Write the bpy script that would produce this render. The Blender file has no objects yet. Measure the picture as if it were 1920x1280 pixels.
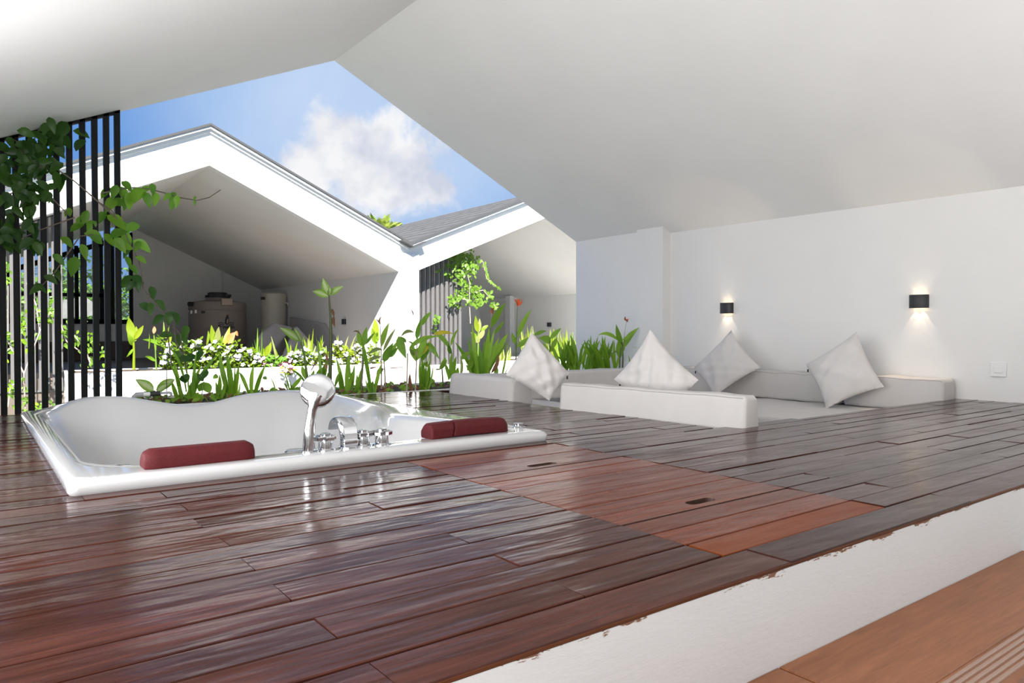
import bpy, bmesh, math, random
import numpy as np
from mathutils import Vector, Matrix, Euler
random.seed(7)
C = bpy.context.scene.collection
SC = bpy.context.scene
S = 0.43            # metres per working unit (1 unit = height of the lens above the deck)

# ------------------------------------------------------------------ camera
FPX, PX, PY = 1362.32, 960.0, 640.0
vA = np.array([2780 - PX, PY - 618, -FPX]); vA /= np.linalg.norm(vA)     # world +x (along the boards)
vB = np.array([-60 - PX, PY - 618, -FPX]); vB /= np.linalg.norm(vB)      # world +y (towards the courtyard)
vZ = np.cross(vA, vB)
RM = np.stack([vA, vB, vZ])
cam_d = bpy.data.cameras.new('camera')
cam_d.sensor_width = 36.0
cam_d.lens = FPX / 1920 * 36
cam_d.clip_start = 0.02
cam_d.clip_end = 500
cam = bpy.data.objects.new('camera', cam_d)
C.objects.link(cam)
m4 = Matrix([[*RM[0], 0], [*RM[1], 0], [*RM[2], S], [0, 0, 0, 1]])
cam.matrix_world = m4
SC.camera = cam

def ray(u, v): return RM @ np.array([u - PX, PY - v, -FPX])
def onz(u, v, z=0.0):
    d = ray(u, v); t = (z - 1) / d[2]; return Vector((d[0]*t, d[1]*t, z))
def onx(u, v, x):
    d = ray(u, v); t = x / d[0]; return Vector((x, d[1]*t, 1 + d[2]*t))
def ony(u, v, y):
    d = ray(u, v); t = y / d[1]; return Vector((d[0]*t, y, 1 + d[2]*t))

# ------------------------------------------------------------------ exposure, sky, sun
SC.view_settings.view_transform = 'Standard'
SC.view_settings.look = 'None'
SC.view_settings.gamma = 1.0
SC.view_settings.use_curve_mapping = False
SC.view_settings.exposure = 1.0

def N(nt, typ, **kw):
    n = nt.nodes.new(typ)
    for k, v in kw.items():
        if k == 'op': n.operation = v
        elif k == 'i':
            for kk, vv in v.items(): n.inputs[kk].default_value = vv
        else: setattr(n, k, v)
    return n
def ramp(nt, stops, interp='LINEAR'):
    r = nt.nodes.new('ShaderNodeValToRGB')
    r.color_ramp.interpolation = interp
    e = r.color_ramp.elements
    while len(e) < len(stops): e.new(0.5)
    for k, (p, c) in enumerate(stops):
        e[k].position = p; e[k].color = (*c, 1) if len(c) == 3 else c
    return r

SKY = 0.43
world = bpy.data.worlds.new('world'); SC.world = world
world.use_nodes = True
nt = world.node_tree; nt.nodes.clear(); L = nt.links.new
tc = N(nt, 'ShaderNodeTexCoord')
out = N(nt, 'ShaderNodeOutputWorld')
bg = N(nt, 'ShaderNodeBackground'); bg.inputs[1].default_value = SKY
L(bg.outputs[0], out.inputs[0])
n1 = N(nt, 'ShaderNodeTexNoise', i={'Scale': 1.7, 'Detail': 5, 'Roughness': .55, 'Distortion': .35})
L(tc.outputs['Generated'], n1.inputs['Vector'])
dpale = Vector(ray(760, 190)).normalized()                     # thin high haze lies on this side
dot1 = N(nt, 'ShaderNodeVectorMath', op='DOT_PRODUCT'); dot1.inputs[1].default_value = dpale
L(tc.outputs['Generated'], dot1.inputs[0])
mr1 = N(nt, 'ShaderNodeMapRange', i={'From Min': .935, 'From Max': .992, 'To Min': 0, 'To Max': .52}); L(dot1.outputs['Value'], mr1.inputs[0])
ad = N(nt, 'ShaderNodeMath', op='MULTIPLY_ADD', i={1: .9, 2: -.22}); L(n1.outputs[0], ad.inputs[0])
ad2 = N(nt, 'ShaderNodeMath', op='ADD', use_clamp=True); L(mr1.outputs[0], ad2.inputs[0]); L(ad.outputs[0], ad2.inputs[1])
base = ramp(nt, [(0.0, (.09, .25, .66)), (.32, (.17, .39, .86)), (.62, (.46, .66, 1.0)), (1, (.78, .90, 1.12))])
L(ad2.outputs[0], base.inputs[0])
# cumulus bank
dcl = Vector(ray(688, 322)).normalized(); rt = Vector((RM[0][0], RM[1][0], RM[2][0]))
dot2 = N(nt, 'ShaderNodeVectorMath', op='DOT_PRODUCT'); dot2.inputs[1].default_value = dcl
sc3 = N(nt, 'ShaderNodeVectorMath', op='MULTIPLY'); sc3.inputs[1].default_value = (1, 1, 1.7)
sub = N(nt, 'ShaderNodeVectorMath', op='SUBTRACT'); sub.inputs[1].default_value = dcl
L(tc.outputs['Generated'], sub.inputs[0]); L(sub.outputs[0], sc3.inputs[0])
ln = N(nt, 'ShaderNodeVectorMath', op='LENGTH'); L(sc3.outputs[0], ln.inputs[0])
mrc = N(nt, 'ShaderNodeMapRange', i={'From Min': .03, 'From Max': .21, 'To Min': .30, 'To Max': -.22}); L(ln.outputs['Value'], mrc.inputs[0])
n2 = N(nt, 'ShaderNodeTexNoise', i={'Scale': 11, 'Detail': 7, 'Roughness': .55, 'Distortion': .2})
L(tc.outputs['Generated'], n2.inputs['Vector'])
ad3 = N(nt, 'ShaderNodeMath', op='ADD'); L(n2.outputs[0], ad3.inputs[0]); L(mrc.outputs[0], ad3.inputs[1])
cm = ramp(nt, [(.50, (0, 0, 0)), (.66, (1, 1, 1))], 'EASE'); L(ad3.outputs[0], cm.inputs[0])
n3 = N(nt, 'ShaderNodeTexNoise', i={'Scale': 16, 'Detail': 4, 'Roughness': .5})
L(tc.outputs['Generated'], n3.inputs['Vector'])
ccol = ramp(nt, [(.33, (.72, .77, .90)), (.58, (1.08, 1.08, 1.1))]); L(n3.outputs[0], ccol.inputs[0])
mx = N(nt, 'ShaderNodeMixRGB'); L(cm.outputs[0], mx.inputs[0]); L(base.outputs[0], mx.inputs[1]); L(ccol.outputs[0], mx.inputs[2])
# below the horizon: sunlit land haze
sep = N(nt, 'ShaderNodeSeparateXYZ'); L(tc.outputs['Generated'], sep.inputs[0])
hz = N(nt, 'ShaderNodeMapRange', i={'From Min': -.04, 'From Max': .16, 'To Min': 1, 'To Max': 0}); L(sep.outputs[2], hz.inputs[0])
mx2 = N(nt, 'ShaderNodeMixRGB'); mx2.inputs[2].default_value = (.42, .58, .86, 1); L(hz.outputs[0], mx2.inputs[0]); L(mx.outputs[0], mx2.inputs[1])
L(mx2.outputs[0], bg.inputs[0])

SUN = 10.0
sun_d = bpy.data.lights.new('sun', 'SUN'); sun_d.energy = SUN; sun_d.angle = math.radians(.53); sun_d.color = (1, .965, .91)
sun = bpy.data.objects.new('sun', sun_d); C.objects.link(sun)
sun.rotation_euler = Vector((.42, 1.0, -1.05)).to_track_quat('-Z', 'Y').to_euler()
sun.location = (0, -3, 8)
# added fill light behind the lens, facing up, with no fixture
ar_d = bpy.data.lights.new('rear_fill_light', 'AREA'); ar_d.shape = 'RECTANGLE'; ar_d.size = 9.5*S; ar_d.size_y = 4.6*S; ar_d.energy = 46; ar_d.color = (.985, .99, 1)
ar = bpy.data.objects.new('rear_fill_light', ar_d); C.objects.link(ar)
ar.location = (5.1*S, -2.9*S, .15*S); ar.rotation_euler = (math.pi, 0, 0)
# added fill light along the left wall, which has no openings
al_d = bpy.data.lights.new('side_fill_light', 'AREA'); al_d.shape = 'RECTANGLE'; al_d.size = 7.5*S; al_d.size_y = 1.5*S; al_d.energy = 43; al_d.color = (.985, .99, 1)
al = bpy.data.objects.new('side_fill_light', al_d); C.objects.link(al)
zl = -Vector((1, 0, .5)).normalized(); xl = Vector((0, 1, 0)); yl = zl.cross(xl)
al.matrix_world = Matrix(((xl.x, yl.x, zl.x, -.80*S), (xl.y, yl.y, zl.y, 4.0*S), (xl.z, yl.z, zl.z, 1.0*S), (0, 0, 0, 1)))

# ------------------------------------------------------------------ materials
MATS = {}
def new_mat(name):
    m = bpy.data.materials.new(name); m.use_nodes = True
    nt = m.node_tree
    b = nt.nodes['Principled BSDF']
    MATS[name] = m
    return m, nt, b
def coords(nt, scale=(1, 1, 1), kind='Object', rnd=0.0):
    tc = N(nt, 'ShaderNodeTexCoord'); mp = N(nt, 'ShaderNodeMapping'); mp.inputs['Scale'].default_value = scale
    nt.links.new(tc.outputs[kind], mp.inputs['Vector'])
    if rnd:
        oi = N(nt, 'ShaderNodeObjectInfo'); mu = N(nt, 'ShaderNodeMath', op='MULTIPLY', i={1: rnd})
        cb = N(nt, 'ShaderNodeCombineXYZ')
        nt.links.new(oi.outputs['Random'], mu.inputs[0])
        for k in range(3): nt.links.new(mu.outputs[0], cb.inputs[k])
        nt.links.new(cb.outputs[0], mp.inputs['Location'])
    return mp.outputs[0]
def simple(name, col, rough=.5, metal=0.0, bump=0.0, bscale=40, var=0.0, vscale=6, spec=.5, coat=0.0):
    m, nt, b = new_mat(name)
    b.inputs['Base Color'].default_value = (*col, 1)
    b.inputs['Roughness'].default_value = rough
    b.inputs['Metallic'].default_value = metal
    b.inputs['Specular IOR Level'].default_value = spec
    b.inputs['Coat Weight'].default_value = coat
    co = coords(nt)
    if bump:
        n = N(nt, 'ShaderNodeTexNoise', i={'Scale': bscale, 'Detail': 4}); nt.links.new(co, n.inputs['Vector'])
        bp = N(nt, 'ShaderNodeBump', i={'Strength': bump, 'Distance': .01}); nt.links.new(n.outputs[0], bp.inputs['Height'])
        nt.links.new(bp.outputs[0], b.inputs['Normal'])
    if var:
        n = N(nt, 'ShaderNodeTexNoise', i={'Scale': vscale, 'Detail': 5, 'Roughness': .6}); nt.links.new(co, n.inputs['Vector'])
        lo = tuple(c * (1 - var) for c in col); hi = tuple(min(1, c * (1 + var * .6)) for c in col)
        r = ramp(nt, [(.3, lo), (.7, hi)]); nt.links.new(n.outputs[0], r.inputs[0]); nt.links.new(r.outputs[0], b.inputs['Base Color'])
    return m

simple('plaster', (.80, .79, .775), .75, bump=.25, bscale=1.6, var=.035, vscale=1.3)
simple('plaster_outside', (.86, .86, .85), .8, bump=.15, bscale=14, var=.03, vscale=2.5)
simple('acrylic', (.53, .53, .535), .10, coat=.5)
simple('chrome', (.60, .61, .63), .06, metal=1.0)
simple('red_vinyl', (.085, .0065, .009), .6, bump=.25, bscale=320, var=.12, vscale=50, spec=.25)
simple('black_metal', (.0045, .005, .0065), .6, spec=.22)
simple('grey_slat', (.105, .10, .10), .55, var=.1)
simple('black_lamp', (.028, .029, .033), .5, bump=.1, bscale=400)
simple('white_plastic', (.80, .80, .79), .35)
simple('canvas', (.61, .585, .57), .92, bump=.5, bscale=7, var=.03, vscale=9, spec=.15)
simple('canvas_pillow', (.68, .65, .635), .93, bump=.55, bscale=9, var=.03, vscale=12, spec=.12)
simple('thread', (.46, .435, .42), .9)
simple('soil', (.075, .048, .030), .95, bump=1.0, bscale=60, var=.55, vscale=45)
simple('stone_floor', (.62, .60, .57), .7, var=.1, vscale=3)
simple('loft_floor_pale', (.46, .455, .44), .6, var=.1, vscale=3)
simple('loft_floor', (.13, .105, .085), .5, var=.15, vscale=3)
simple('courtyard_stone', (.17, .165, .155), .7, var=.12, vscale=3)
simple('rear_paint', (.42, .41, .40), .8)
simple('dark_void', (.02, .012, .009), .9)
simple('tank_plastic', (.30, .245, .215), .55, var=.08, vscale=3)
simple('tank_light', (.42, .33, .26), .55)
simple('tank_lid', (.03, .027, .028), .5)
simple('logo_ink', (.022, .02, .024), .6)
simple('heater_cream', (.62, .575, .49), .4)
simple('grey_fabric', (.44, .42, .42), .92, bump=.4, bscale=10, var=.06)
simple('pvc_grey', (.33, .34, .36), .4)
simple('pvc_white', (.72, .72, .72), .4)
simple('rubber_black', (.02, .02, .022), .55)
simple('brown_panel', (.055, .026, .018), .5, var=.2, vscale=4)
simple('shingle_edge', (.05, .05, .052), .8)
simple('metal_trim', (.75, .75, .74), .4)
simple('door_paint', (.66, .65, .63), .5)
simple('bark', (.16, .125, .10), .9, bump=.6, bscale=80, var=.3, vscale=40)
simple('tile_roof', (.17, .165, .16), .85, var=.25, vscale=8)
simple('sprout_wood', (.40, .32, .26), .8)
simple('petal_white', (.46, .44, .53), .6)
simple('petal_pink', (.48, .17, .24), .6)
simple('petal_orange', (.85, .14, .03), .5)
simple('petal_dead', (.28, .12, .05), .8)
simple('yellow_eye', (.75, .6, .08), .6)
simple('distant_green', (.07, .15, .035), .7, var=.5, vscale=3)

# wood of the deck: boards run along x
def wood(name, lo, hi, r0, r1, warm=0.0):
    m, nt, b = new_mat(name); L = nt.links.new
    co = coords(nt, (1.6, 26, 26), rnd=37.0)
    n = N(nt, 'ShaderNodeTexNoise', i={'Scale': 1.9, 'Detail': 7, 'Roughness': .62, 'Distortion': .9}); L(co, n.inputs['Vector'])
    r = ramp(nt, [(.28, lo), (.52, tuple((a + c) / 2 for a, c in zip(lo, hi))), (.75, hi)]); L(n.outputs[0], r.inputs[0])
    oi = N(nt, 'ShaderNodeObjectInfo')
    hs = N(nt, 'ShaderNodeHueSaturation'); L(r.outputs[0], hs.inputs['Color'])
    mv = N(nt, 'ShaderNodeMapRange', i={'To Min': .72, 'To Max': 1.3}); L(oi.outputs['Random'], mv.inputs[0]); L(mv.outputs[0], hs.inputs['Value'])
    # scattered pale scuffs
    co2 = coords(nt, (9, 16, 9))
    n4 = N(nt, 'ShaderNodeTexNoise', i={'Scale': 3.1, 'Detail': 6, 'Roughness': .7}); L(co2, n4.inputs['Vector'])
    r4 = ramp(nt, [(.70, (0, 0, 0)), (.80, (.35, .35, .35))]); L(n4.outputs[0], r4.inputs[0])
    mxs = N(nt, 'ShaderNodeMixRGB'); mxs.inputs[2].default_value = (.28, .22, .20, 1); L(r4.outputs[0], mxs.inputs[0]); L(hs.outputs[0], mxs.inputs[1])
    L(mxs.outputs[0], b.inputs['Base Color'])
    # worn varnish: roughness drifts across the deck in soft streaks
    co3 = coords(nt, (1.3, 4.5, 1))
    n5 = N(nt, 'ShaderNodeTexNoise', i={'Scale': 2.0, 'Detail': 5, 'Roughness': .6, 'Distortion': .4}); L(co3, n5.inputs['Vector'])
    mr = N(nt, 'ShaderNodeMapRange', i={'From Min': .3, 'From Max': .7, 'To Min': r0, 'To Max': r1}); L(n5.outputs[0], mr.inputs[0])
    L(mr.outputs[0], b.inputs['Roughness'])
    b.inputs['Specular IOR Level'].default_value = .5; b.inputs['IOR'].default_value = 1.23; b.inputs['Specular Tint'].default_value = (1, .87, .83, 1)
    # cupped, slightly wavy faces plus fine grain
    co4 = coords(nt, (2.2, 9, 3), rnd=19.0)
    n6 = N(nt, 'ShaderNodeTexNoise', i={'Scale': 2.2, 'Detail': 2}); L(co4, n6.inputs['Vector'])
    bp = N(nt, 'ShaderNodeBump', i={'Strength': .16, 'Distance': .02}); L(n6.outputs[0], bp.inputs['Height'])
    bp2 = N(nt, 'ShaderNodeBump', i={'Strength': .10, 'Distance': .004}); L(n.outputs[0], bp2.inputs['Height']); L(bp.outputs[0], bp2.inputs['Normal'])
    L(bp2.outputs[0], b.inputs['Normal'])
    return m
wood('deck_wood', (.022, .0066, .0046), (.070, .0225, .0150), .075, .22)
wood('hatch_wood', (.076, .0165, .0068), (.172, .044, .0185), .14, .32)
wood('hatch_orange', (.155, .033, .006), (.235, .054, .011), .28, .45)
wood('edge_wood', (.07, .022, .010), (.16, .055, .024), .35, .55)

def tile_mat():
    m, nt, b = new_mat('tile_brown'); L = nt.links.new
    co = coords(nt, (3, 34, 10), rnd=11.0)
    n = N(nt, 'ShaderNodeTexNoise', i={'Scale': 2.2, 'Detail': 6, 'Roughness': .6, 'Distortion': .5}); L(co, n.inputs['Vector'])
    r = ramp(nt, [(.3, (.185, .064, .022)), (.7, (.30, .112, .042))]); L(n.outputs[0], r.inputs[0])
    L(r.outputs[0], b.inputs['Base Color']); b.inputs['Roughness'].default_value = .45
tile_mat()
simple('tile_nosing', (.31, .20, .15), .4)

def riser_mat():     # white paint that has flaked off along the top of the riser
    m, nt, b = new_mat('riser_paint'); L = nt.links.new
    tc = N(nt, 'ShaderNodeTexCoord'); sp = N(nt, 'ShaderNodeSeparateXYZ'); L(tc.outputs['Object'], sp.inputs[0])
    co = coords(nt, (5, 5, 22))
    n = N(nt, 'ShaderNodeTexNoise', i={'Scale': 3.0, 'Detail': 8, 'Roughness': .7}); L(co, n.inputs['Vector'])
    hgt = N(nt, 'ShaderNodeMapRange', i={'From Min': -.034, 'From Max': -.008, 'To Min': -.24, 'To Max': .10}); L(sp.outputs[2], hgt.inputs[0])
    ad = N(nt, 'ShaderNodeMath', op='ADD'); L(n.outputs[0], ad.inputs[0]); L(hgt.outputs[0], ad.inputs[1])
    r = ramp(nt, [(.575, (0, 0, 0)), (.60, (1, 1, 1))]); L(ad.outputs[0], r.inputs[0])
    n2 = N(nt, 'ShaderNodeTexNoise', i={'Scale': 1.4, 'Detail': 5}); L(coords(nt), n2.inputs['Vector'])
    wcol = ramp(nt, [(.3, (.70, .71, .725)), (.7, (.76, .77, .785))]); L(n2.outputs[0], wcol.inputs[0])
    mxr = N(nt, 'ShaderNodeMixRGB'); mxr.inputs[2].default_value = (.22, .10, .055, 1)
    L(r.outputs[0], mxr.inputs[0]); L(wcol.outputs[0], mxr.inputs[1]); L(mxr.outputs[0], b.inputs['Base Color'])
    bp = N(nt, 'ShaderNodeBump', i={'Strength': .28, 'Distance': .004}); L(ad.outputs[0], bp.inputs['Height']); L(bp.outputs[0], b.inputs['Normal'])
    b.inputs['Roughness'].default_value = .75
riser_mat()

def shingle_mat():
    m, nt, b = new_mat('shingles'); L = nt.links.new
    tc = N(nt, 'ShaderNodeTexCoord'); sp = N(nt, 'ShaderNodeSeparateXYZ'); L(tc.outputs['Object'], sp.inputs[0])
    mu = N(nt, 'ShaderNodeMath', op='MULTIPLY', i={1: 9.0}); L(sp.outputs[2], mu.inputs[0])
    fr = N(nt, 'ShaderNodeMath', op='FRACT'); L(mu.outputs[0], fr.inputs[0])
    n = N(nt, 'ShaderNodeTexNoise', i={'Scale': 2.5, 'Detail': 6}); L(coords(nt, (1, 2.5, 9)), n.inputs['Vector'])
    ad = N(nt, 'ShaderNodeMath', op='MULTIPLY_ADD', i={1: .8, 2: -.2}); L(n.outputs[0], ad.inputs[0])
    a2 = N(nt, 'ShaderNodeMath', op='MULTIPLY_ADD', i={1: .45}); L(fr.outputs[0], a2.inputs[0]); L(ad.outputs[0], a2.inputs[2])
    r = ramp(nt, [(.1, (.022, .022, .024)), (.7, (.085, .083, .081))]); L(a2.outputs[0], r.inputs[0])
    L(r.outputs[0], b.inputs['Base Color']); b.inputs['Roughness'].default_value = .9
shingle_mat()

def glass_mat():
    m, nt, b = new_mat('pane_glass'); L = nt.links.new
    nt.nodes.remove(b)
    o = nt.nodes['Material Output']
    tr = N(nt, 'ShaderNodeBsdfTransparent'); tr.inputs[0].default_value = (.93, .96, .96, 1)
    gl = N(nt, 'ShaderNodeBsdfGlossy'); gl.inputs['Roughness'].default_value = .02
    fz = N(nt, 'ShaderNodeFresnel', i={'IOR': 1.45}); mxg = N(nt, 'ShaderNodeMixShader')
    L(fz.outputs[0], mxg.inputs[0]); L(tr.outputs[0], mxg.inputs[1]); L(gl.outputs[0], mxg.inputs[2]); L(mxg.outputs[0], o.inputs[0])
glass_mat()

def leaf_mat(name, lo, hi, pale=None, trans=.42, rough=.42, tip=None):
    m, nt, b = new_mat(name); L = nt.links.new
    o = nt.nodes['Material Output']
    oi = N(nt, 'ShaderNodeObjectInfo')
    n = N(nt, 'ShaderNodeTexNoise', i={'Scale': 9, 'Detail': 3}); L(coords(nt, rnd=5.0), n.inputs['Vector'])
    ad = N(nt, 'ShaderNodeMath', op='MULTIPLY_ADD', i={1: .55}); L(oi.outputs['Random'], ad.inputs[0])
    nm = N(nt, 'ShaderNodeMath', op='MULTIPLY', i={1: .5}); L(n.outputs[0], nm.inputs[0]); L(nm.outputs[0], ad.inputs[2])
    r = ramp(nt, [(.15, lo), (.85, hi)]); L(ad.outputs[0], r.inputs[0])
    col = r.outputs[0]
    uv = N(nt, 'ShaderNodeUVMap'); sp = N(nt, 'ShaderNodeSeparateXYZ'); L(uv.outputs[0], sp.inputs[0])
    # pale midrib band, blotched edges, as the leaf itself has
    if pale:
        ab = N(nt, 'ShaderNodeMath', op='SUBTRACT', i={1: .5}); L(sp.outputs[0], ab.inputs[0])
        a2 = N(nt, 'ShaderNodeMath', op='ABSOLUTE'); L(ab.outputs[0], a2.inputs[0])
        n2 = N(nt, 'ShaderNodeTexNoise', i={'Scale': 16, 'Detail': 4}); L(uv.outputs[0], n2.inputs['Vector'])
        a3 = N(nt, 'ShaderNodeMath', op='MULTIPLY_ADD', i={1: .55}); L(n2.outputs[0], a3.inputs[0]); L(a2.outputs[0], a3.inputs[2])
        r2 = ramp(nt, [(.42, (1, 1, 1)), (.58, (0, 0, 0))]); L(a3.outputs[0], r2.inputs[0])
        mxp = N(nt, 'ShaderNodeMixRGB'); mxp.inputs[2].default_value = (*pale, 1); L(r2.outputs[0], mxp.inputs[0]); L(col, mxp.inputs[1]); col = mxp.outputs[0]
    if tip:
        r3 = ramp(nt, [(.55, (0, 0, 0)), (.95, (1, 1, 1))]); L(sp.outputs[1], r3.inputs[0])
        mxt = N(nt, 'ShaderNodeMixRGB'); mxt.inputs[2].default_value = (*tip, 1); L(r3.outputs[0], mxt.inputs[0]); L(col, mxt.inputs[1]); col = mxt.outputs[0]
    L(col, b.inputs['Base Color']); b.inputs['Roughness'].default_value = rough
    b.inputs['Specular IOR Level'].default_value = .35
    tl = N(nt, 'ShaderNodeBsdfTranslucent')
    g = N(nt, 'ShaderNodeGamma', i={1: .8}); L(col, g.inputs[0]); L(g.outputs[0], tl.inputs[0])
    ms = N(nt, 'ShaderNodeMixShader', i={0: trans}); L(b.outputs[0], ms.inputs[1]); L(tl.outputs[0], ms.inputs[2]); L(ms.outputs[0], o.inputs[0])
leaf_mat('leaf_strap', (.085, .23, .012), (.27, .48, .028))
leaf_mat('leaf_broad', (.10, .25, .018), (.26, .46, .04))
leaf_mat('leaf_olive', (.16, .22, .06), (.30, .36, .10))
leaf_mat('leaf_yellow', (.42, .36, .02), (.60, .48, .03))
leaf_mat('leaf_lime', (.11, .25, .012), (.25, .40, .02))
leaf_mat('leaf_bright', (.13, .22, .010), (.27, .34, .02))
leaf_mat('leaf_spotted', (.11, .26, .02), (.22, .40, .03), pale=(.46, .55, .24))
leaf_mat('leaf_cream', (.26, .30, .08), (.38, .40, .15))
leaf_mat('leaf_orange', (.55, .20, .06), (.70, .30, .10), tip=(.75, .35, .22))
leaf_mat('leaf_vine', (.016, .058, .010), (.050, .13, .012), trans=.42, rough=.38)
leaf_mat('leaf_vine_backlit', (.06, .19, .014), (.17, .36, .02), trans=.5, rough=.38)  # brighter copy of leaf_vine, backlight put into the colour
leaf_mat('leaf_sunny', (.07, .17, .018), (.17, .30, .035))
leaf_mat('leaf_bush', (.065, .15, .008), (.21, .28, .012))
leaf_mat('leaf_dry', (.16, .07, .035), (.30, .15, .08), trans=.2, rough=.8)
leaf_mat('leaf_tree', (.035, .10, .012), (.14, .26, .03), trans=.3)
leaf_mat('leaf_palm', (.10, .19, .03), (.34, .38, .06), trans=.3)
leaf_mat('stem_green', (.07, .13, .02), (.13, .22, .04), trans=.05)
leaf_mat('stem_cane', (.055, .075, .022), (.13, .15, .05), trans=.02)

# ------------------------------------------------------------------ mesh helpers (working units in, metres out)
class MB:
    def __init__(s): s.v = []; s.f = []; s.uv = {}
    def add(s, vs, fs, uvs=None):
        o = len(s.v); s.v += [tuple(p) for p in vs]; s.f += [tuple(i + o for i in f) for f in fs]
        if uvs:
            for k, q in enumerate(uvs): s.uv[o + k] = q
        return s
    def box(s, x0, x1, y0, y1, z0, z1):
        return s.add([(x0,y0,z0),(x1,y0,z0),(x1,y1,z0),(x0,y1,z0),(x0,y0,z1),(x1,y0,z1),(x1,y1,z1),(x0,y1,z1)],
                     [(0,3,2,1),(4,5,6,7),(0,1,5,4),(1,2,6,5),(2,3,7,6),(3,0,4,7)])
    def hexa(s, p):      # 8 points, bottom ring then top ring
        return s.add(p, [(0,3,2,1),(4,5,6,7),(0,1,5,4),(1,2,6,5),(2,3,7,6),(3,0,4,7)])
    def extrude(s, poly, vec):     # planar polygon pushed along vec
        n = len(poly); a = [Vector(p) for p in poly]; b = [p + Vector(vec) for p in a]
        fs = [tuple(range(n))[::-1], tuple(range(n, 2*n))] + [(k, (k+1) % n, n + (k+1) % n, n + k) for k in range(n)]
        return s.add(a + b, fs)
    def tube(s, pts, rad, n=8, cap=True):
        pts = [Vector(p) for p in pts]
        if not hasattr(rad, '__len__'): rad = [rad] * len(pts)
        o = len(s.v); up = Vector((.13, .27, .95)).normalized()
        rings = []
        for k, p in enumerate(pts):
            d = (pts[min(k+1, len(pts)-1)] - pts[max(k-1, 0)]).normalized()
            a = d.cross(up)
            if a.length < .05: a = d.cross(Vector((1, 0, 0)))
            a.normalize(); b = d.cross(a)
            rings += [p + (a * math.cos(t) + b * math.sin(t)) * rad[k] for t in (2*math.pi*j/n for j in range(n))]
        fs = [(k*n + j, k*n + (j+1) % n, (k+1)*n + (j+1) % n, (k+1)*n + j) for k in range(len(pts)-1) for j in range(n)]
        if cap: fs += [tuple(range(n))[::-1], tuple((len(pts)-1)*n + j for j in range(n))]
        return s.add(rings, fs)
    def lathe(s, c, prof, n=24, axis='z'):      # prof: (radius, height)
        vs, fs = [], []
        for r, h in prof:
            for j in range(n):
                t = 2*math.pi*j/n
                q = (r*math.cos(t), r*math.sin(t), h)
                if axis == 'y': q = (q[0], q[2], -q[1])
                if axis == 'x': q = (q[2], q[0], q[1])
                vs.append((c[0]+q[0], c[1]+q[1], c[2]+q[2]))
        m = len(prof)
        fs = [(k*n + j, k*n + (j+1) % n, (k+1)*n + (j+1) % n, (k+1)*n + j) for k in range(m-1) for j in range(n)]
        fs += [tuple(range(n))[::-1], tuple((m-1)*n + j for j in range(n))]
        return s.add(vs, fs)
    def build(s, name, mat, parent=None, origin=None, smooth=False, bevel=0.0, seg=2, sub=0, autosmooth=None):
        o = parent_origin(parent) if origin is None else Vector(origin)
        me = bpy.data.meshes.new(name)
        me.from_pydata([((p[0]-o[0])*S, (p[1]-o[1])*S, (p[2]-o[2])*S) for p in s.v], [], s.f)
        if s.uv:
            ul = me.uv_layers.new(name='UVMap')
            for lp in me.loops: ul.data[lp.index].uv = s.uv.get(lp.vertex_index, (0, 0))
        me.materials.append(MATS[mat])
        ob = bpy.data.objects.new(name, me); C.objects.link(ob)
        if parent is not None:
            ob.parent = parent; ob['_o'] = tuple(o)
            po = parent_origin(parent)
            ob.location = (o - po) * S
        else:
            ob.location = o * S; ob['_o'] = tuple(o)
        if bevel or smooth or autosmooth:
            bm = bmesh.new(); bm.from_mesh(me)
            bmesh.ops.recalc_face_normals(bm, faces=bm.faces)
            if bevel:
                es = [e for e in bm.edges if len(e.link_faces) == 2 and e.calc_face_angle(0) > .5]
                bmesh.ops.bevel(bm, geom=es, offset=bevel*S, segments=seg, profile=.5, affect='EDGES', clamp_overlap=True)
            if smooth or autosmooth:
                for f in bm.faces: f.smooth = True
                lim = autosmooth or .9
                for e in bm.edges:
                    if len(e.link_faces) == 2 and e.calc_face_angle(0) > lim: e.smooth = False
            bm.to_mesh(me); bm.free()
        if sub:
            md = ob.modifiers.new('sub', 'SUBSURF'); md.levels = sub; md.render_levels = sub
        return ob
def parent_origin(p): return Vector(p['_o']) if p is not None else Vector((0, 0, 0))
def tag(o, label, cat, group=None):
    o['label'] = label; o['category'] = cat
    if group: o['group'] = group
    return o
def thing(name, at, label, cat, group=None):
    o = bpy.data.objects.new(name, None); C.objects.link(o); o.empty_display_size = .05
    o['_o'] = tuple(at); o.location = Vector(at) * S
    return tag(o, label, cat, group)
def struct(o): o['kind'] = 'structure'; return o
def stuff(o): o['kind'] = 'stuff'; return o
def copy_tree(src, at, rz, label):
    r = src.copy(); C.objects.link(r); r.location = Vector(at) * S; r.rotation_euler = (0, 0, rz); r['label'] = label; r['_o'] = tuple(at)
    def rec(a, b):
        for ch in list(a.children):
            c = ch.copy(); C.objects.link(c); c.parent = b; c.matrix_parent_inverse = ch.matrix_parent_inverse.copy(); rec(ch, c)
    rec(src, r); return r

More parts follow.
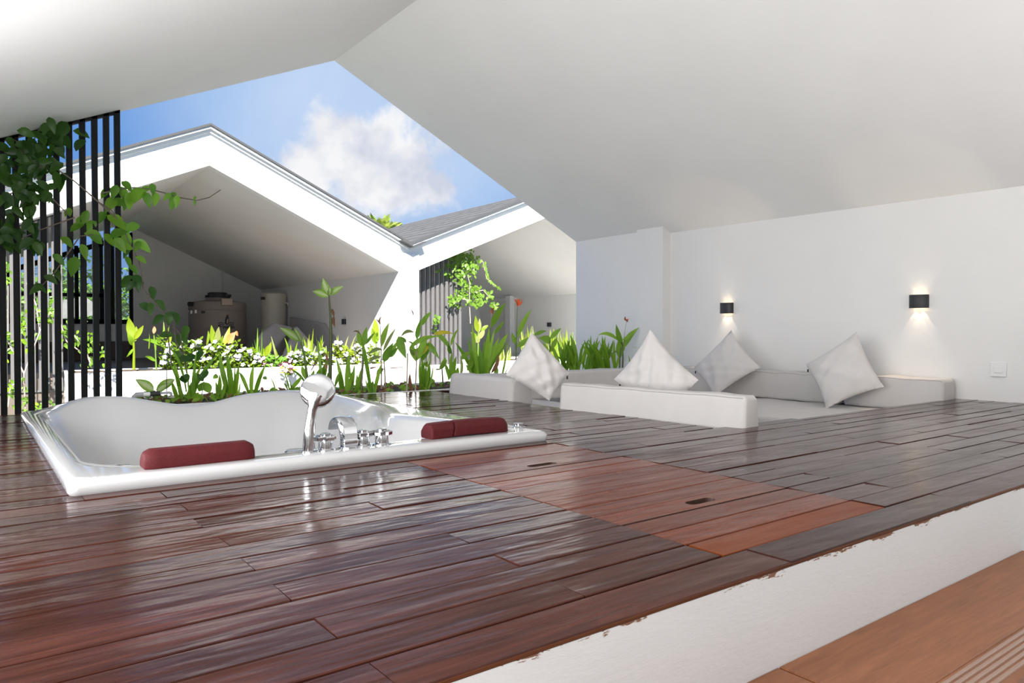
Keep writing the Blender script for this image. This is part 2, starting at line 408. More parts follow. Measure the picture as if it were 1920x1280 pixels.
# ------------------------------------------------------------------ the room
XW, YO, YR = 11.49, 12.65, -6.2         # right wall, open gable, rear gable
RX, RZ = 5.41, 5.92                     # ridge of the ceiling
def ceil_r(x): return RZ - .486 * (x - RX)
XL = -1.25
def ceil_l(x): return RZ - .445 * (RX - x)
TH = .85                                # thickness of the roof
def slab(xa, za, xb, zb, y0, y1, t): return MB().hexa([(xa,y0,za),(xb,y0,zb),(xb,y1,zb),(xa,y1,za),(xa,y0,za+t),(xb,y0,zb+t),(xb,y1,zb+t),(xa,y1,za+t)])
def wavy_ceiling(xa, xb, f, name, seed):
    # plastered by hand: a grid with a gentle swell
    mb = MB(); nx, ny = 16, 30; rnd = random.Random(seed)
    ph = [(rnd.uniform(.3, 1.1), rnd.uniform(.25, .8), rnd.uniform(0, 6.28)) for _ in range(5)]
    vs = []
    for j in range(ny + 1):
        y = YR + (YO - YR) * j / ny
        for i in range(nx + 1):
            x = xa + (xb - xa) * i / nx
            edge = min(1, (YO - y) / 1.5, i / 2.0, (nx - i) / 2.0); edge = max(0, edge)
            d = sum(math.sin(a*x + b*y + p) for a, b, p in ph) * .012 * edge
            vs.append((x, y, f(x) + d))
    fs = [(j*(nx+1)+i, j*(nx+1)+i+1, (j+1)*(nx+1)+i+1, (j+1)*(nx+1)+i) for j in range(ny) for i in range(nx)]
    n = len(vs)
    vs2 = [(x, y, f(x) + TH) for x, y, z in vs]
    mb.add(vs, fs); mb.add(vs2, [q[::-1] for q in fs])
    rim = [i for i in range(nx+1)] + [(j)*(nx+1)+nx for j in range(1, ny+1)] + [ny*(nx+1)+i for i in range(nx-1, -1, -1)] + [j*(nx+1) for j in range(ny-1, 0, -1)]
    for k in range(len(rim)):
        a, b = rim[k], rim[(k+1) % len(rim)]; mb.f.append((a, b, b+n, a+n))
    return struct(mb.build(name, 'plaster', autosmooth=.6))
wavy_ceiling(RX, XW + .35, ceil_r, 'ceiling', 3)
wavy_ceiling(XL - .2, RX, ceil_l, 'ceiling', 5)

w = MB(); w.box(XW, XW + .35, YR, 9.95, -1.6, ceil_r(XW) + .3)
struct(w.build('wall_right', 'plaster'))
w = MB(); w.box(11.255, XW + .35, 9.95, 10.66, -1.6, 3.4)
struct(w.build('trim_1', 'plaster'))
w = MB(); w.box(11.33, XW + .35, 10.66, YO, -1.6, 3.3)
struct(w.build('wall_right_return', 'plaster'))
w = MB(); w.box(XL - .3, XL, YR, YO, -1.6, ceil_l(XL) + .3)
struct(w.build('wall_left', 'plaster'))

struct(MB().extrude([(XL, YR, -1.6), (XW, YR, -1.6), (XW, YR, ceil_r(XW) + .3), (RX, YR, RZ + .3), (XL, YR, ceil_l(XL) + .3)], (0, .3, 0)).build('wall_rear', 'rear_paint'))  # unseen, added to shut out rear light and darkened for the reflections
# lower floor behind the lens and the rear terrace
struct(MB().box(XL, XW, YR, .95, -1.3, -.90).build('floor', 'stone_floor'))
struct(MB().box(-8, 20, -16, YR, -1.5, -1.0).build('terrace_floor', 'stone_floor'))
struct(MB().box(-30, 50, -30, 80, -7.6, -7.2).build('ground', 'distant_green'))
struct(MB().box(XL - 6, 30, 12.0, 21.2, -1.9, -1.5).build('courtyard_floor', 'courtyard_stone'))

# ------------------------------------------------------------------ deck
P0, PW, GAP = 1.80, .2065, .011
TUB = (.466, 4.198, 5.04, 9.95)
PITX, PITY0, PITY1 = 6.08, 4.60, 10.2
deck = MB()
deck.box(XL, PITX, 1.80, 5.10, -.30, -.075)
deck.box(XL, .52, 5.10, 9.90, -.30, -.075); deck.box(4.15, PITX, 5.10, 9.90, -.30, -.075); deck.box(XL, PITX, 9.90, 10.35, -.30, -.075)
deck.box(PITX, XW, 1.80, PITY0, -.30, -.075)
floor = struct(deck.build('floor', 'dark_void'))
HX0, HX1 = 2.665, 4.135
HK0, HKM, HK1 = 1, 8, 15                 # board rows of the two lids
rb = random.Random(11)
def board(x0, x1, y0, y1, mat='deck_wood', parent=None, top=0.0, name='deck_board', tilt=.0035):
    if x1 - x0 < .05 or y1 - y0 < .02: return
    a, b = rb.uniform(-tilt, tilt), rb.uniform(-tilt, tilt)
    zb = -.020 if y0 < 1.79 else -.072
    ch = .0038
    sec = [(y0, zb), (y1, zb), (y1, top + b - ch), (y1 - ch, top + b), (y0 + ch, top + a), (y0, top + a - ch)]
    mb = MB().extrude([(x0, y, z) for y, z in sec], (x1 - x0, 0, 0))
    return mb.build(name, mat, parent if parent is not None else floor)
NROW = 41
for k in range(-1, NROW + 1):
    y0, y1 = P0 + PW*k + GAP/2, P0 + PW*(k+1) - GAP/2
    if k == -1: y0, y1 = 1.775, P0 - GAP/2
    if k == -1: continue
    if k == 0: y0 = 1.775
    if y0 > 10.36: break
    y1 = min(y1, 10.38)
    off = .955 if k % 2 == 0 else 1.86
    xs = [XL] + [off + 1.86*j + rb.uniform(-.02, .02) for j in range(-1, 7) if XL + .2 < off + 1.86*j < XW - .15] + [XW]
    spans = [(a + .0022, b - .0022) for a, b in zip(xs, xs[1:])]
    cuts = []
    if HK0 <= k < HK1: cuts.append((HX0 - (.013 if k >= 6 else .006), HX1 + .007))
    yc = (y0 + y1) / 2
    front_row = y0 < TUB[2] < y1
    if (yc > TUB[2] or front_row) and y0 < TUB[3] - .05: cuts.append((TUB[0] + .07, TUB[1] - .07))
    if front_row: board(TUB[0] + .072, TUB[1] - .072, y0, TUB[2] + .06)
    if yc > PITY0: cuts.append((PITX, 20))
    for a, b in spans:
        seg = [(a, b)]
        for c0, c1 in cuts:
            nx = []
            for p, q in seg:
                if q <= c0 or p >= c1: nx.append((p, q)); continue
                if p < c0: nx.append((p, c0))
                if q > c1: nx.append((c1, q))
            seg = nx
        for p, q in seg: board(p, q, y0, min(y1, PITY0) if (p > PITX and yc < PITY0) else y1)
# boards round the far rim of the pit
for x0, x1 in ((PITX, 8.0), (8.01, 11.3)): board(x0, x1, 10.22, 10.38)

def slot_board(x0, x1, y0, y1, hx0, hx1, hy0, hy1, mat, parent):
    bm = bmesh.new()
    o = parent_origin(parent)
    def loop(pts):
        vs = [bm.verts.new(((p[0]-o[0])*S, (p[1]-o[1])*S, 0)) for p in pts]
        return [bm.edges.new((vs[i], vs[(i+1) % len(vs)])) for i in range(len(vs))]
    r = (hy1 - hy0) / 2; cy = (hy0 + hy1) / 2
    st = [(hx1 - r + r*math.cos(t), cy + r*math.sin(t)) for t in np.linspace(-math.pi/2, math.pi/2, 9)] + [(hx0 + r + r*math.cos(t), cy + r*math.sin(t)) for t in np.linspace(math.pi/2, 3*math.pi/2, 9)]
    es = loop([(x0,y0),(x1,y0),(x1,y1),(x0,y1)]) + loop(st)
    bmesh.ops.triangle_fill(bm, use_beauty=True, edges=es)
    g = bmesh.ops.extrude_face_region(bm, geom=list(bm.faces))
    for v in g['geom']:
        if isinstance(v, bmesh.types.BMVert): v.co.z = -.072*S
    bmesh.ops.recalc_face_normals(bm, faces=bm.faces)
    me = bpy.data.meshes.new('lid_board'); bm.to_mesh(me); bm.free(); me.materials.append(MATS[mat]); me.materials.append(MATS['brown_panel'])
    for pl in me.polygons:
        if abs(pl.normal.z) < .5: pl.material_index = 1  # slot walls and board edges coloured dark to stand in for shade
    ob = bpy.data.objects.new('lid_board', me); C.objects.link(ob); ob.parent = parent; ob['_o'] = tuple(o)
    return ob
for (k0, k1, kh, hx0, hx1, lab) in ((HKM, HK1, 11, 3.27, 3.535, 'far reddish wooden hatch lid with hand slot in the deck, beside the bathtub corner'),
                                    (HK0, HKM, 4, 3.30, 3.53, 'near reddish wooden hatch lid with hand slot in the deck, by the white riser')):
    lid = thing('hatch_lid', ((HX0+HX1)/2, P0 + PW*(k0+k1)/2, 0), lab, 'hatch lid', 'lids in the wooden deck')
    for k in range(k0, k1):
        y0, y1 = P0 + PW*k + GAP/2, P0 + PW*(k+1) - GAP/2
        xa, xb, mt = HX0, HX1, 'hatch_wood'
        if k == HK0: xa, xb, mt = HX0 + .016, HX1 - .004, 'hatch_orange'
        if k == kh: slot_board(xa, xb, y0, y1, hx0, hx1, (y0+y1)/2 - .042, (y0+y1)/2 + .035, mt, lid)
        else: board(xa, xb, y0, y1, mt, lid, .0, 'lid_board')
    for xx in (HX0 + .1, HX1 - .25):
        MB().box(xx, xx + .15, P0 + PW*k0 + .05, P0 + PW*k1 - .05, -.15, -.075).build('batten', 'brown_panel', lid)

# deck edge strip, riser and step
struct(MB().box(XL, XW, 1.7735, 1.80, -.022, -.004).build('trim_2', 'edge_wood', bevel=.004, seg=1))
struct(MB().box(XL, XW, 1.776, 1.83, -1.3, -.020).build('wall_riser', 'riser_paint', bevel=.004, seg=1))
step = thing('stair_step', (3.6, 1.4, -.9), 'brown wood-look tiled stair step with a grooved front edge below the white riser', 'step')
for xa, xb in ((.6, 2.736), (2.748, 5.465)):
    mb = MB().box(xa, xb, 1.315, 1.775, -.47, -.43)
    mb.build('tile', 'tile_brown', step, bevel=.006, seg=1)
    for j in range(5):
        ya = 1.302 - .030*j
        mb = MB().box(xa, xb, ya - .022, ya, -.47, -.431 if j % 1 == 0 else -.44)
        mb.build('nosing_ridge', 'tile_nosing', step, bevel=.007, seg=2)
    MB().box(xa, xb, 1.12, 1.315, -.47, -.438).build('tile_bed', 'tile_brown', step)
MB().box(.6, 5.465, 1.105, 1.775, -.9, -.47).build('step_body', 'plaster', step)

# ------------------------------------------------------------------ bathtub
def tub():
    x0, x1, y0, y1 = TUB
    zx = [.3, .6, .77, 1.03, 1.3, 1.52, 1.87, 2.18, 2.5, 2.83, 3.1, 3.5, 3.92, 4.2, 4.4]
    zz = [.07, .075, .085, .205, .20, .19, .105, .04, .033, .124, .148, .166, .145, .09, .09]
    def sm(t): t = max(0, min(1, t)); return t*t*(3-2*t)
    def hz(x, y):
        zb = 0
        for d, wt in ((-.12, .25), (0, .5), (.12, .25)): zb += wt * np.interp(x + d, zx, zz)
        return .088 + (zb - .088) * sm((y - 8.3) / 1.2)
    NC, NS = 10, 26
    def loop(ins, r, bulge=0.0):
        a0, a1, b0, b1 = x0 + ins[0], x1 - ins[1], y0 + ins[2], y1 - ins[3]
        P = []
        cs = [(a0 + r, b0 + r, math.pi), (a1 - r, b0 + r, 1.5*math.pi), (a1 - r, b1 - r, 0), (a0 + r, b1 - r, .5*math.pi)]
        for q in range(4):
            cx, cy, t0 = cs[q]
            for j in range(NC): 
                t = t0 + .5*math.pi*j/NC; P.append((cx + r*math.cos(t), cy + r*math.sin(t)))
            nx, ny, t1 = cs[(q+1) % 4]
            sx, sy = cx + r*math.cos(t0 + .5*math.pi), cy + r*math.sin(t0 + .5*math.pi)
            ex, ey = nx + r*math.cos(t1), ny + r*math.sin(t1)
            for j in range(NS): P.append((sx + (ex-sx)*j/NS, sy + (ey-sy)*j/NS))
        Q = []
        for x, y in P:
            if bulge:
                b = math.exp(-((y - 6.9)/.75)**2)
                if x > 2.6: x -= bulge * b * min(1, (x - 2.6)/.8)
            Q.append((x, y))
        return Q
    I = lambda v: (v, v, v, v)
    spec = [  # inset (left,right,front,back), radius, bulge, z function
        (I(.012), .05, 0, lambda x, y: 0.0), (I(.0), .06, 0, lambda x, y: .018), (I(.0), .06, 0, lambda x, y: .055 + .6*(hz(x, y) - .088)),
        (I(.012), .07, 0, lambda x, y: hz(x, y) - .012), (I(.035), .08, 0, lambda x, y: hz(x, y)), ((.075, .09, .09, .05), .12, 0, lambda x, y: hz(x, y) + .003),
        ((.11, .20, .25, .065), .50, .22, lambda x, y: hz(x, y) + .002), ((.15, .24, .31, .09), .62, .30, lambda x, y: hz(x, y) - .006),
        ((.18, .27, .34, .13), .68, .33, lambda x, y: hz(x, y) - .035), ((.22, .32, .38, .20), .72, .33, lambda x, y: hz(x, y)*.6 - .12),
        ((.32, .42, .46, .34), .75, .25, lambda x, y: -.35), ((.42, .52, .56, .44), .75, .15, lambda x, y: -.70),
        ((.56, .66, .70, .58), .7, .05, lambda x, y: -.92), ((.9, 1.0, 1.05, .9), .5, 0, lambda x, y: -.98)]
    mb = MB(); n = 4*(NC+NS); vs = []
    for ins, r, bu, fz in spec: vs += [(x, y, fz(x, y)) for x, y in loop(ins, r, bu)]
    fs = [(k*n + j, k*n + (j+1) % n, (k+1)*n + (j+1) % n, (k+1)*n + j) for k in range(len(spec)-1) for j in range(n)]
    fs.append(tuple((len(spec)-1)*n + j for j in range(n)))
    mb.add(vs, fs)
    t = thing('bathtub', ((x0+x1)/2, (y0+y1)/2, 0), 'large white sunken whirlpool bathtub with wavy raised back rim in the wooden deck', 'bathtub')
    mb.build('tub_shell', 'acrylic', t, smooth=True)
    for u, v, lab in ((229, 877, 0), (569, 846, 0)):
        p = onz(u, v, .07); q = (p.x, p.y + .05, .07)
        MB().lathe((q[0], q[1] + .10, .02), [(.01, .045), (.075, .045), (.09, .03), (.095, 0), (.07, -.02)], 20).build('water_jet', 'chrome', t, smooth=True)
    MB().lathe((4.09, 5.36, .088), [(.062, 0), (.062, .012), (.045, .02), (.045, .042), (.036, .046)], 20).build('air_knob', 'chrome', t, autosmooth=.6)
    MB().lathe((3.97, 5.30, .088), [(.055, 0), (.055, .007), (.045, .009), (.012, .009)], 20).build('control_button', 'white_plastic', t, autosmooth=.6)
    return t
tub()
# grubby sealant line under the front rim belongs to the tub's joint with the deck
def headrest(x0, x1, y, z, lab, slit=None, rise=0.0):
    t = thing('bath_headrest', ((x0+x1)/2, y, z), lab, 'bath pillow', 'headrests on the bathtub rim')
    def prof(h, d): return [(-d/2, 0), (d/2, 0), (d/2 + .01, h*.45), (d/2 - .04, h*.85), (d*.12, h), (-d*.28, h*.97), (-d/2 + .005, h*.62)]
    segs = [(x0, x1)] if not slit else [(x0, slit - .004), (slit + .004, x1)]
    for a, b in segs:
        mb = MB()
        nn = 14; pr = prof(.13, .20)
        rings = []
        for k in range(nn + 1):
            f = k / nn; x = a + (b-a)*f
            e = min(f, 1-f); outer0 = (a == x0 and f < .5) or (b == x1 and f >= .5)
            s_ = min(1, .80 + e*6) if outer0 else 1.0
            sk = .05 * (1 if slit else 0)
            rings += [(x + (p[1]*.25 if (slit and not outer0) else 0), y + p[0]*s_, z + p[1]*s_ + rise*math.sin(math.pi*(x-x0)/(x1-x0))) for p in pr]
        m = len(pr)
        fs = [(k*m + j, k*m + (j+1) % m, (k+1)*m + (j+1) % m, (k+1)*m + j) for k in range(nn) for j in range(m)]
        fs += [tuple(range(m))[::-1], tuple(nn*m + j for j in range(m))]
        mb.add(rings, fs)
        mb.build('cushion_pad', 'red_vinyl', t, bevel=.016, seg=3, autosmooth=.7)
    return t
headrest(.905, 1.62, 5.27, .086, 'dark red padded headrest on the left part of the tub rim')
headrest(3.06, 3.86, 5.29, .086, 'dark red padded headrest with a slit near the right corner of the tub', slit=3.27, rise=.012)

# hand shower
hs = thing('hand_shower', (2.03, 5.22, .088), 'chrome hand shower standing upright in its holder on the tub rim', 'shower')
MB().lathe((2.03, 5.22, .088), [(.062, 0), (.062, .012), (.05, .018)], 20).build('shower_holder', 'chrome', hs, autosmooth=.6)
MB().tube([(2.02, 5.22, .10), (2.024, 5.22, .22), (2.035, 5.22, .33), (2.05, 5.222, .40), (2.066, 5.228, .455), (2.086, 5.240, .50)], [.046, .042, .034, .034, .050, .066], 18).build('shower_handle', 'chrome', hs, smooth=True)
hd = MB()
ax = Vector((.44, .88, -.17)).normalized(); c0 = Vector((2.088, 5.215, .545))      # points from the smooth back to the spray side
def disc(mb, c, ax, prof, n=32, ey=1.0):
    a = ax.cross(Vector((0, 0, 1))).normalized(); b = a.cross(ax)
    vs = []
    for r, h in prof: vs += [c + ax*h + (a*math.cos(t) + b*math.sin(t)*ey)*r for t in (2*math.pi*j/n for j in range(n))]
    m = len(prof)
    fs = [(k*n + j, k*n + (j+1) % n, (k+1)*n + (j+1) % n, (k+1)*n + j) for k in range(m-1) for j in range(n)] + [tuple(range(n))[::-1], tuple((m-1)*n + j for j in range(n))]
    mb.add(vs, fs)
disc(hd, c0, ax, [(.01, -.017), (.06, -.015), (.10, -.011), (.120, -.004), (.129, .008), (.129, .045), (.122, .052)], ey=1.0)
sh_ = hd.build('shower_head', 'chrome', hs, smooth=True)
fp = MB(); disc(fp, c0, ax, [(.116, .050), (.116, .058), (.108, .061), (.02, .061)], ey=1.0); fp.build('spray_plate', 'pvc_grey', sh_, smooth=True)

# curved waterfall spout
sp = thing('bath_spout', (2.35, 5.24, .088), 'chrome arched waterfall spout between the tub handles', 'faucet')
MB().lathe((2.35, 5.24, .088), [(.085, 0), (.085, .014), (.07, .02)], 24).build('base_ring', 'chrome', sp, autosmooth=.6)
MB().box(2.285, 2.415, 5.195, 5.285, .10, .17).build('spout_block', 'chrome', sp, bevel=.02, seg=3, autosmooth=.6)
mb = MB(); arc = []
for k in range(13):
    t = k / 12
    a = math.radians(-8 + 168*t)
    arc.append((5.24 + .125*(1 - math.cos(a))*1.0, .165 + .135*math.sin(a) if a > 0 else .165 + .135*math.sin(a)*.2, .068 + .006*math.sin(math.pi*t), .030*(1-t) + .012))
rings = []
for k, (y, z, hw, th) in enumerate(arc):
    y0_, z0_ = arc[max(k-1, 0)][:2]; y1_, z1_ = arc[min(k+1, 12)][:2]
    d = Vector((0, y1_-y0_, z1_-z0_)).normalized(); nn = Vector((0, -d.z, d.y))
    for sx, sn in ((-1, -.4), (-.8, -1), (.8, -1), (1, -.4), (1, .3), (.75, 1), (-.75, 1), (-1, .3)):
        rings.append((2.35 + hw*sx, y - nn.y*th*sn*-1, z + nn.z*th*sn))
fs = [(k*8 + j, k*8 + (j+1) % 8, (k+1)*8 + (j+1) % 8, (k+1)*8 + j) for k in range(12) for j in range(8)] + [tuple(range(8))[::-1], tuple(96 + j for j in range(8))]
mb.add(rings, fs); mb.build('spout', 'chrome', sp, smooth=True)

def valve(x, y, lab, rz):
    t = thing('tap_handle', (x, y, .088), lab, 'tap', 'chrome tap handles on the tub')
    MB().lathe((x, y, .088), [(.075, 0), (.075, .010), (.055, .018)], 24).build('flange', 'chrome', t, autosmooth=.6)
    MB().lathe((x, y, .10), [(.056, 0), (.054, .04), (.050, .075)], 20).build('valve_body', 'chrome', t, autosmooth=.6)
    h = MB()
    for a, b in ((.080, .034), (.034, .080)):
        h.box(x - a, x + a, y - b, y + b, .165 + (0 if a > b else .001), .198 + (0 if a > b else .001))
    ch_ = h.build('cross_handle', 'chrome', t, bevel=.006, seg=2)
    MB().lathe((x, y, .199), [(.04, 0), (.04, .014), (.034, .018)], 20).build('handle_cap', 'chrome', ch_, autosmooth=.6)
    t.rotation_euler = (0, 0, rz)
    return t
valve(2.155, 5.235, 'chrome cross tap handle just right of the hand shower', .15)
valve(2.475, 5.26, 'chrome cross tap handle partly hidden behind the arched spout', .5)
valve(2.625, 5.235, 'chrome cross tap handle standing alone, rightmost on the tub rim', .6)

# ------------------------------------------------------------------ sunken seat
pit = MB()
pit.box(PITX - .0, XW, PITY0 - .05, PITY1, -1.3, -1.0)
struct(pit.build('floor_pit', 'stone_floor'))
struct(MB().box(PITX - .06, PITX - .001, PITY0 - .06, PITY1 + .1, -1.3, -.076).build('wall_pit_left', 'plaster'))
struct(MB().box(PITX, XW, PITY0 - .06, PITY0 - .001, -1.3, -.076).build('wall_pit_front', 'plaster'))
struct(MB().box(PITX, XW, PITY1, PITY1 + .06, -1.3, -.076).build('wall_pit_back', 'plaster'))
# masonry bench under the mattresses
bench = thing('seat_bench', (8.8, 9, -1), 'white masonry bench lining the sunken seating pit under the cushions', 'bench')
MB().box(PITX + .005, 7.35, PITY0 + .01, PITY1 - .01, -1, -.50).build('bench_block', 'plaster', bench)
MB().box(8.75, XW - .005, PITY0 + .01, PITY1 - .01, -1, -.50).build('bench_block', 'plaster', bench)
MB().box(7.35, 8.75, 8.75, PITY1 - .01, -1, -.50).build('bench_block', 'plaster', bench)

def soft_box(a, b, h0, h1, wd, bev=.05, taper=.04, seed=1, lump=.008, n=18):
    """padded block from point a to b (xy), wd deep to the left of a->b, from h0 to h1; returns MB with gentle lumps"""
    r = random.Random(seed)
    a, b = Vector((a[0], a[1])), Vector((b[0], b[1])); d = (b - a); ln = d.length; d.normalize(); nrm = Vector((-d.y, d.x))
    ph = [(r.uniform(3, 9), r.uniform(0, 6.3)) for _ in range(4)]
    prof = []
    k = 5
    def corner(cx, cz, t0):
        return [(cx + bev*math.cos(t0 + .5*math.pi*j/k), cz + bev*math.sin(t0 + .5*math.pi*j/k)) for j in range(k + 1)]
    H = h1 - h0
    prof += corner(bev, bev, math.pi) + corner(wd - bev, bev, 1.5*math.pi) + corner(wd - bev - taper, H - bev, 0) + corner(bev + taper, H - bev, .5*math.pi)
    m = len(prof); rings = []; st = [0, .004, .015] + [.03 + .94*j/n for j in range(n + 1)] + [.985, .996, 1]
    for s_ in st:
        e = min(s_, 1 - s_) * ln
        sh = 1 - max(0, (bev*.9 - e)/(bev*.9))**2 * .22 if e < bev*.9 else 1
        for (w_, z_) in prof:
            wv = sum(math.sin(f*s_*ln*1.7 + p + z_*5) for f, p in ph) * lump * .5
            cw, cz = wd/2, H/2
            ww = cw + (w_ - cw)*sh; zz = cz + (z_ - cz)*sh
            ww += wv * (1 if w_ > cw else -1) * min(1, e*8); zz += (wv*.6 if z_ > H*.8 else 0) * min(1, e*8)
            q = a + d*(s_*ln) + nrm*ww
            rings.append((q.x, q.y, h0 + zz))
    ns = len(st)
    fs = [(i*m + j, i*m + (j+1) % m, (i+1)*m + (j+1) % m, (i+1)*m + j) for i in range(ns-1) for j in range(m)] + [tuple(range(m))[::-1], tuple((ns-1)*m + j for j in range(m))]
    mb = MB().add(rings, fs); mb.prof = prof; mb.rings = rings; mb.m = m; mb.ns = ns
    return mb
def cushion(name, lab, cat, a, b, h0, h1, wd, group=None, seams=(), **kw):
    mb = soft_box(a, b, h0, h1, wd, **kw)
    t = thing(name, ((a[0]+b[0])/2, (a[1]+b[1])/2, h0), lab, cat, group)
    cb_ = mb.build('cushion_body', 'canvas', t, smooth=True, autosmooth=1.2)
    for j in seams:      # piping along one profile vertex
        pts = [mb.rings[i*mb.m + j] for i in range(2, mb.ns - 2)]
        c = Vector(((a[0]+b[0])/2, (a[1]+b[1])/2, (h0+h1)/2))
        MB().tube(pts, .0070, 6).build('piping', 'thread' if name != 'seat_mattress' else 'canvas', cb_, smooth=True)
    return t
GS = 'white canvas pads of the sunken seat'
# mattresses
cushion('seat_mattress', 'white seat mattress along the wall with the lit lamps', 'mattress', (XW - .02, PITY0 + .02), (XW - .02, 9.95), -.46, -.185, 2.72, GS, seams=(8,), bev=.06, taper=.0, seed=4, lump=.012)
cushion('seat_mattress', 'white seat mattress at the left entry gap between the two deck-side bolsters', 'mattress', (7.35, PITY0 + .02), (7.35, 9.95), -.46, -.12, 1.22, GS, bev=.06, taper=0, seed=5)
cushion('seat_mattress', 'white seat mattress at the planter side of the pit', 'mattress', (8.73, 8.75), (8.73 - 1.36, 8.75), -.46, -.19, -1.2, GS, bev=-.0001 + .05, taper=0, seed=6) if False else None
# back bolsters
cushion('back_bolster', 'low white bolster nearest the bathtub, facing the deck with a seam along its top', 'bolster', (6.60, 4.50), (6.30, 7.05), -.118, .325, .33, GS, seams=(14,), bev=.05, taper=.03, seed=7)
cushion('back_bolster', 'low white bolster by the planter corner, left of the leaning pillow', 'bolster', (6.50, 8.15), (6.50, 9.82), -.118, .315, .43, GS, bev=.08, taper=.03, seed=8)
cushion('back_bolster', 'long white bolster along the planter below the strappy green leaves', 'bolster', (10.92, 9.50), (6.55, 9.50), -.183, .285, -.42, GS, bev=.05, taper=.02, seed=9) if False else None
mbk = cushion('back_bolster', 'long white bolster along the planter below the strappy green leaves', 'bolster', (6.55, 9.52), (10.95, 9.52), -.183, .275, .42, GS, bev=.055, taper=.02, seed=9)
cushion('back_bolster', 'white wall bolster under the far lit lamp', 'bolster', (XW - .03, 6.06), (XW - .03, 9.48), -.183, .285, .46, GS, seams=(14,), bev=.05, taper=.02, seed=10, lump=.014)
cushion('back_bolster', 'white wall bolster under the near lit lamp, ending at the open deck', 'bolster', (XW - .03, 4.56), (XW - .03, 6.03), -.183, .295, .46, GS, seams=(14,), bev=.05, taper=.02, seed=12, lump=.014)

# scatter pillows: square covers standing on a corner
def pillow(lab, cs, thick, seed, pin=.08):
    """cs: top, left, bottom, right corner points"""
    T, Lf, B, R = [Vector(c) for c in cs]
    r = random.Random(seed); n = 34
    nrm = (R - Lf).cross(T - B).normalized()
    if nrm.dot(Vector((0, 0, 1)) - (T+B)/2) < 0: nrm = -nrm
    t = thing('scatter_pillow', B, lab, 'pillow', 'white pillows in the sunken seat')
    ph = [(r.uniform(3, 12), r.uniform(-12, 12), r.uniform(0, 6.3)) for _ in range(7)]
    mb = MB(); vs = []
    def pt(u, v, s_):
        # pinch the sides inward between the corners
        pu, pv = 2*u - 1, 2*v - 1
        ku = 1 - pin * (1 - pv*pv); kv = 1 - pin * (1 - pu*pu)
        uu, vv = .5 + pu*ku/2, .5 + pv*kv/2
        q = T.lerp(R, uu).lerp(Lf.lerp(B, uu), vv)
        h = max(0, (1 - pu*pu) * (1 - pv*pv)) ** .55
        edge = 1 - max(abs(pu), abs(pv))
        wr = sum(math.sin(a*pu + b*pv + p) for a, b, p in ph) * .0075 * min(1, edge*3)
        # creases running out to the corners
        rad = (pu*pu*pv*pv); ang = math.atan2(abs(pu) - abs(pv), 2.2 - abs(pu) - abs(pv))
        cr = math.sin(ang*26 + seed) * .020 * max(0, rad - .08) * (1 if edge > .02 else .3)
        return q + nrm * s_ * (thick * h + wr + cr)
    for s_ in (1, -1):
        o = len(mb.v)
        mb.v += [tuple(pt(i/n, j/n, s_)) for j in range(n+1) for i in range(n+1)]
        fs = [(o + j*(n+1)+i, o + j*(n+1)+i+1, o + (j+1)*(n+1)+i+1, o + (j+1)*(n+1)+i) for j in range(n) for i in range(n)]
        mb.f += fs if s_ > 0 else [f[::-1] for f in fs]
    ob = mb.build('pillow_cover', 'canvas_pillow', t)
    bm = bmesh.new(); bm.from_mesh(ob.data); bmesh.ops.remove_doubles(bm, verts=bm.verts, dist=.0006)
    bmesh.ops.recalc_face_normals(bm, faces=bm.faces)
    for f in bm.faces: f.smooth = True
    bm.to_mesh(ob.data); bm.free()
    q = T.lerp(R, 0).lerp(Lf.lerp(B, 0), .5)
    e = Lf + (B - Lf)*.16 if r.random() < 2 else Lf
    e = R + (B - R)*.12 if 'entry gap' in lab else Lf + (B - Lf)*.13
    MB().box(e.x - .008, e.x + .008, e.y - .008, e.y + .008, e.z - .035, e.z + .012).build('care_label', 'rubber_black', ob)
    return t
pillow('white pillow on its corner in the entry gap, against the planter-side bolster', [ony(997,622,7.98), ony(948,703,7.95), ony(1030,751,7.58), ony(1068,700,7.58)], .17, 21, .035)
pillow('tall white pillow behind the deck-side bolster, its lower half hidden', [ony(1219,617,6.75), ony(1151,711,7.15), ony(1243,800,6.35), ony(1310,712,6.05)], .17, 22)
pillow('white pillow on its corner under the far wall lamp', [onx(1371,618,10.93), onx(1299,690,10.78), onx(1340,743,10.45), onx(1426,689,10.80)], .15, 23)
pillow('white pillow on its corner left of the near wall lamp', [onx(1606,621,10.93), onx(1510,683,10.78), onx(1549,766,10.45), onx(1658,725,10.80)], .17, 24)

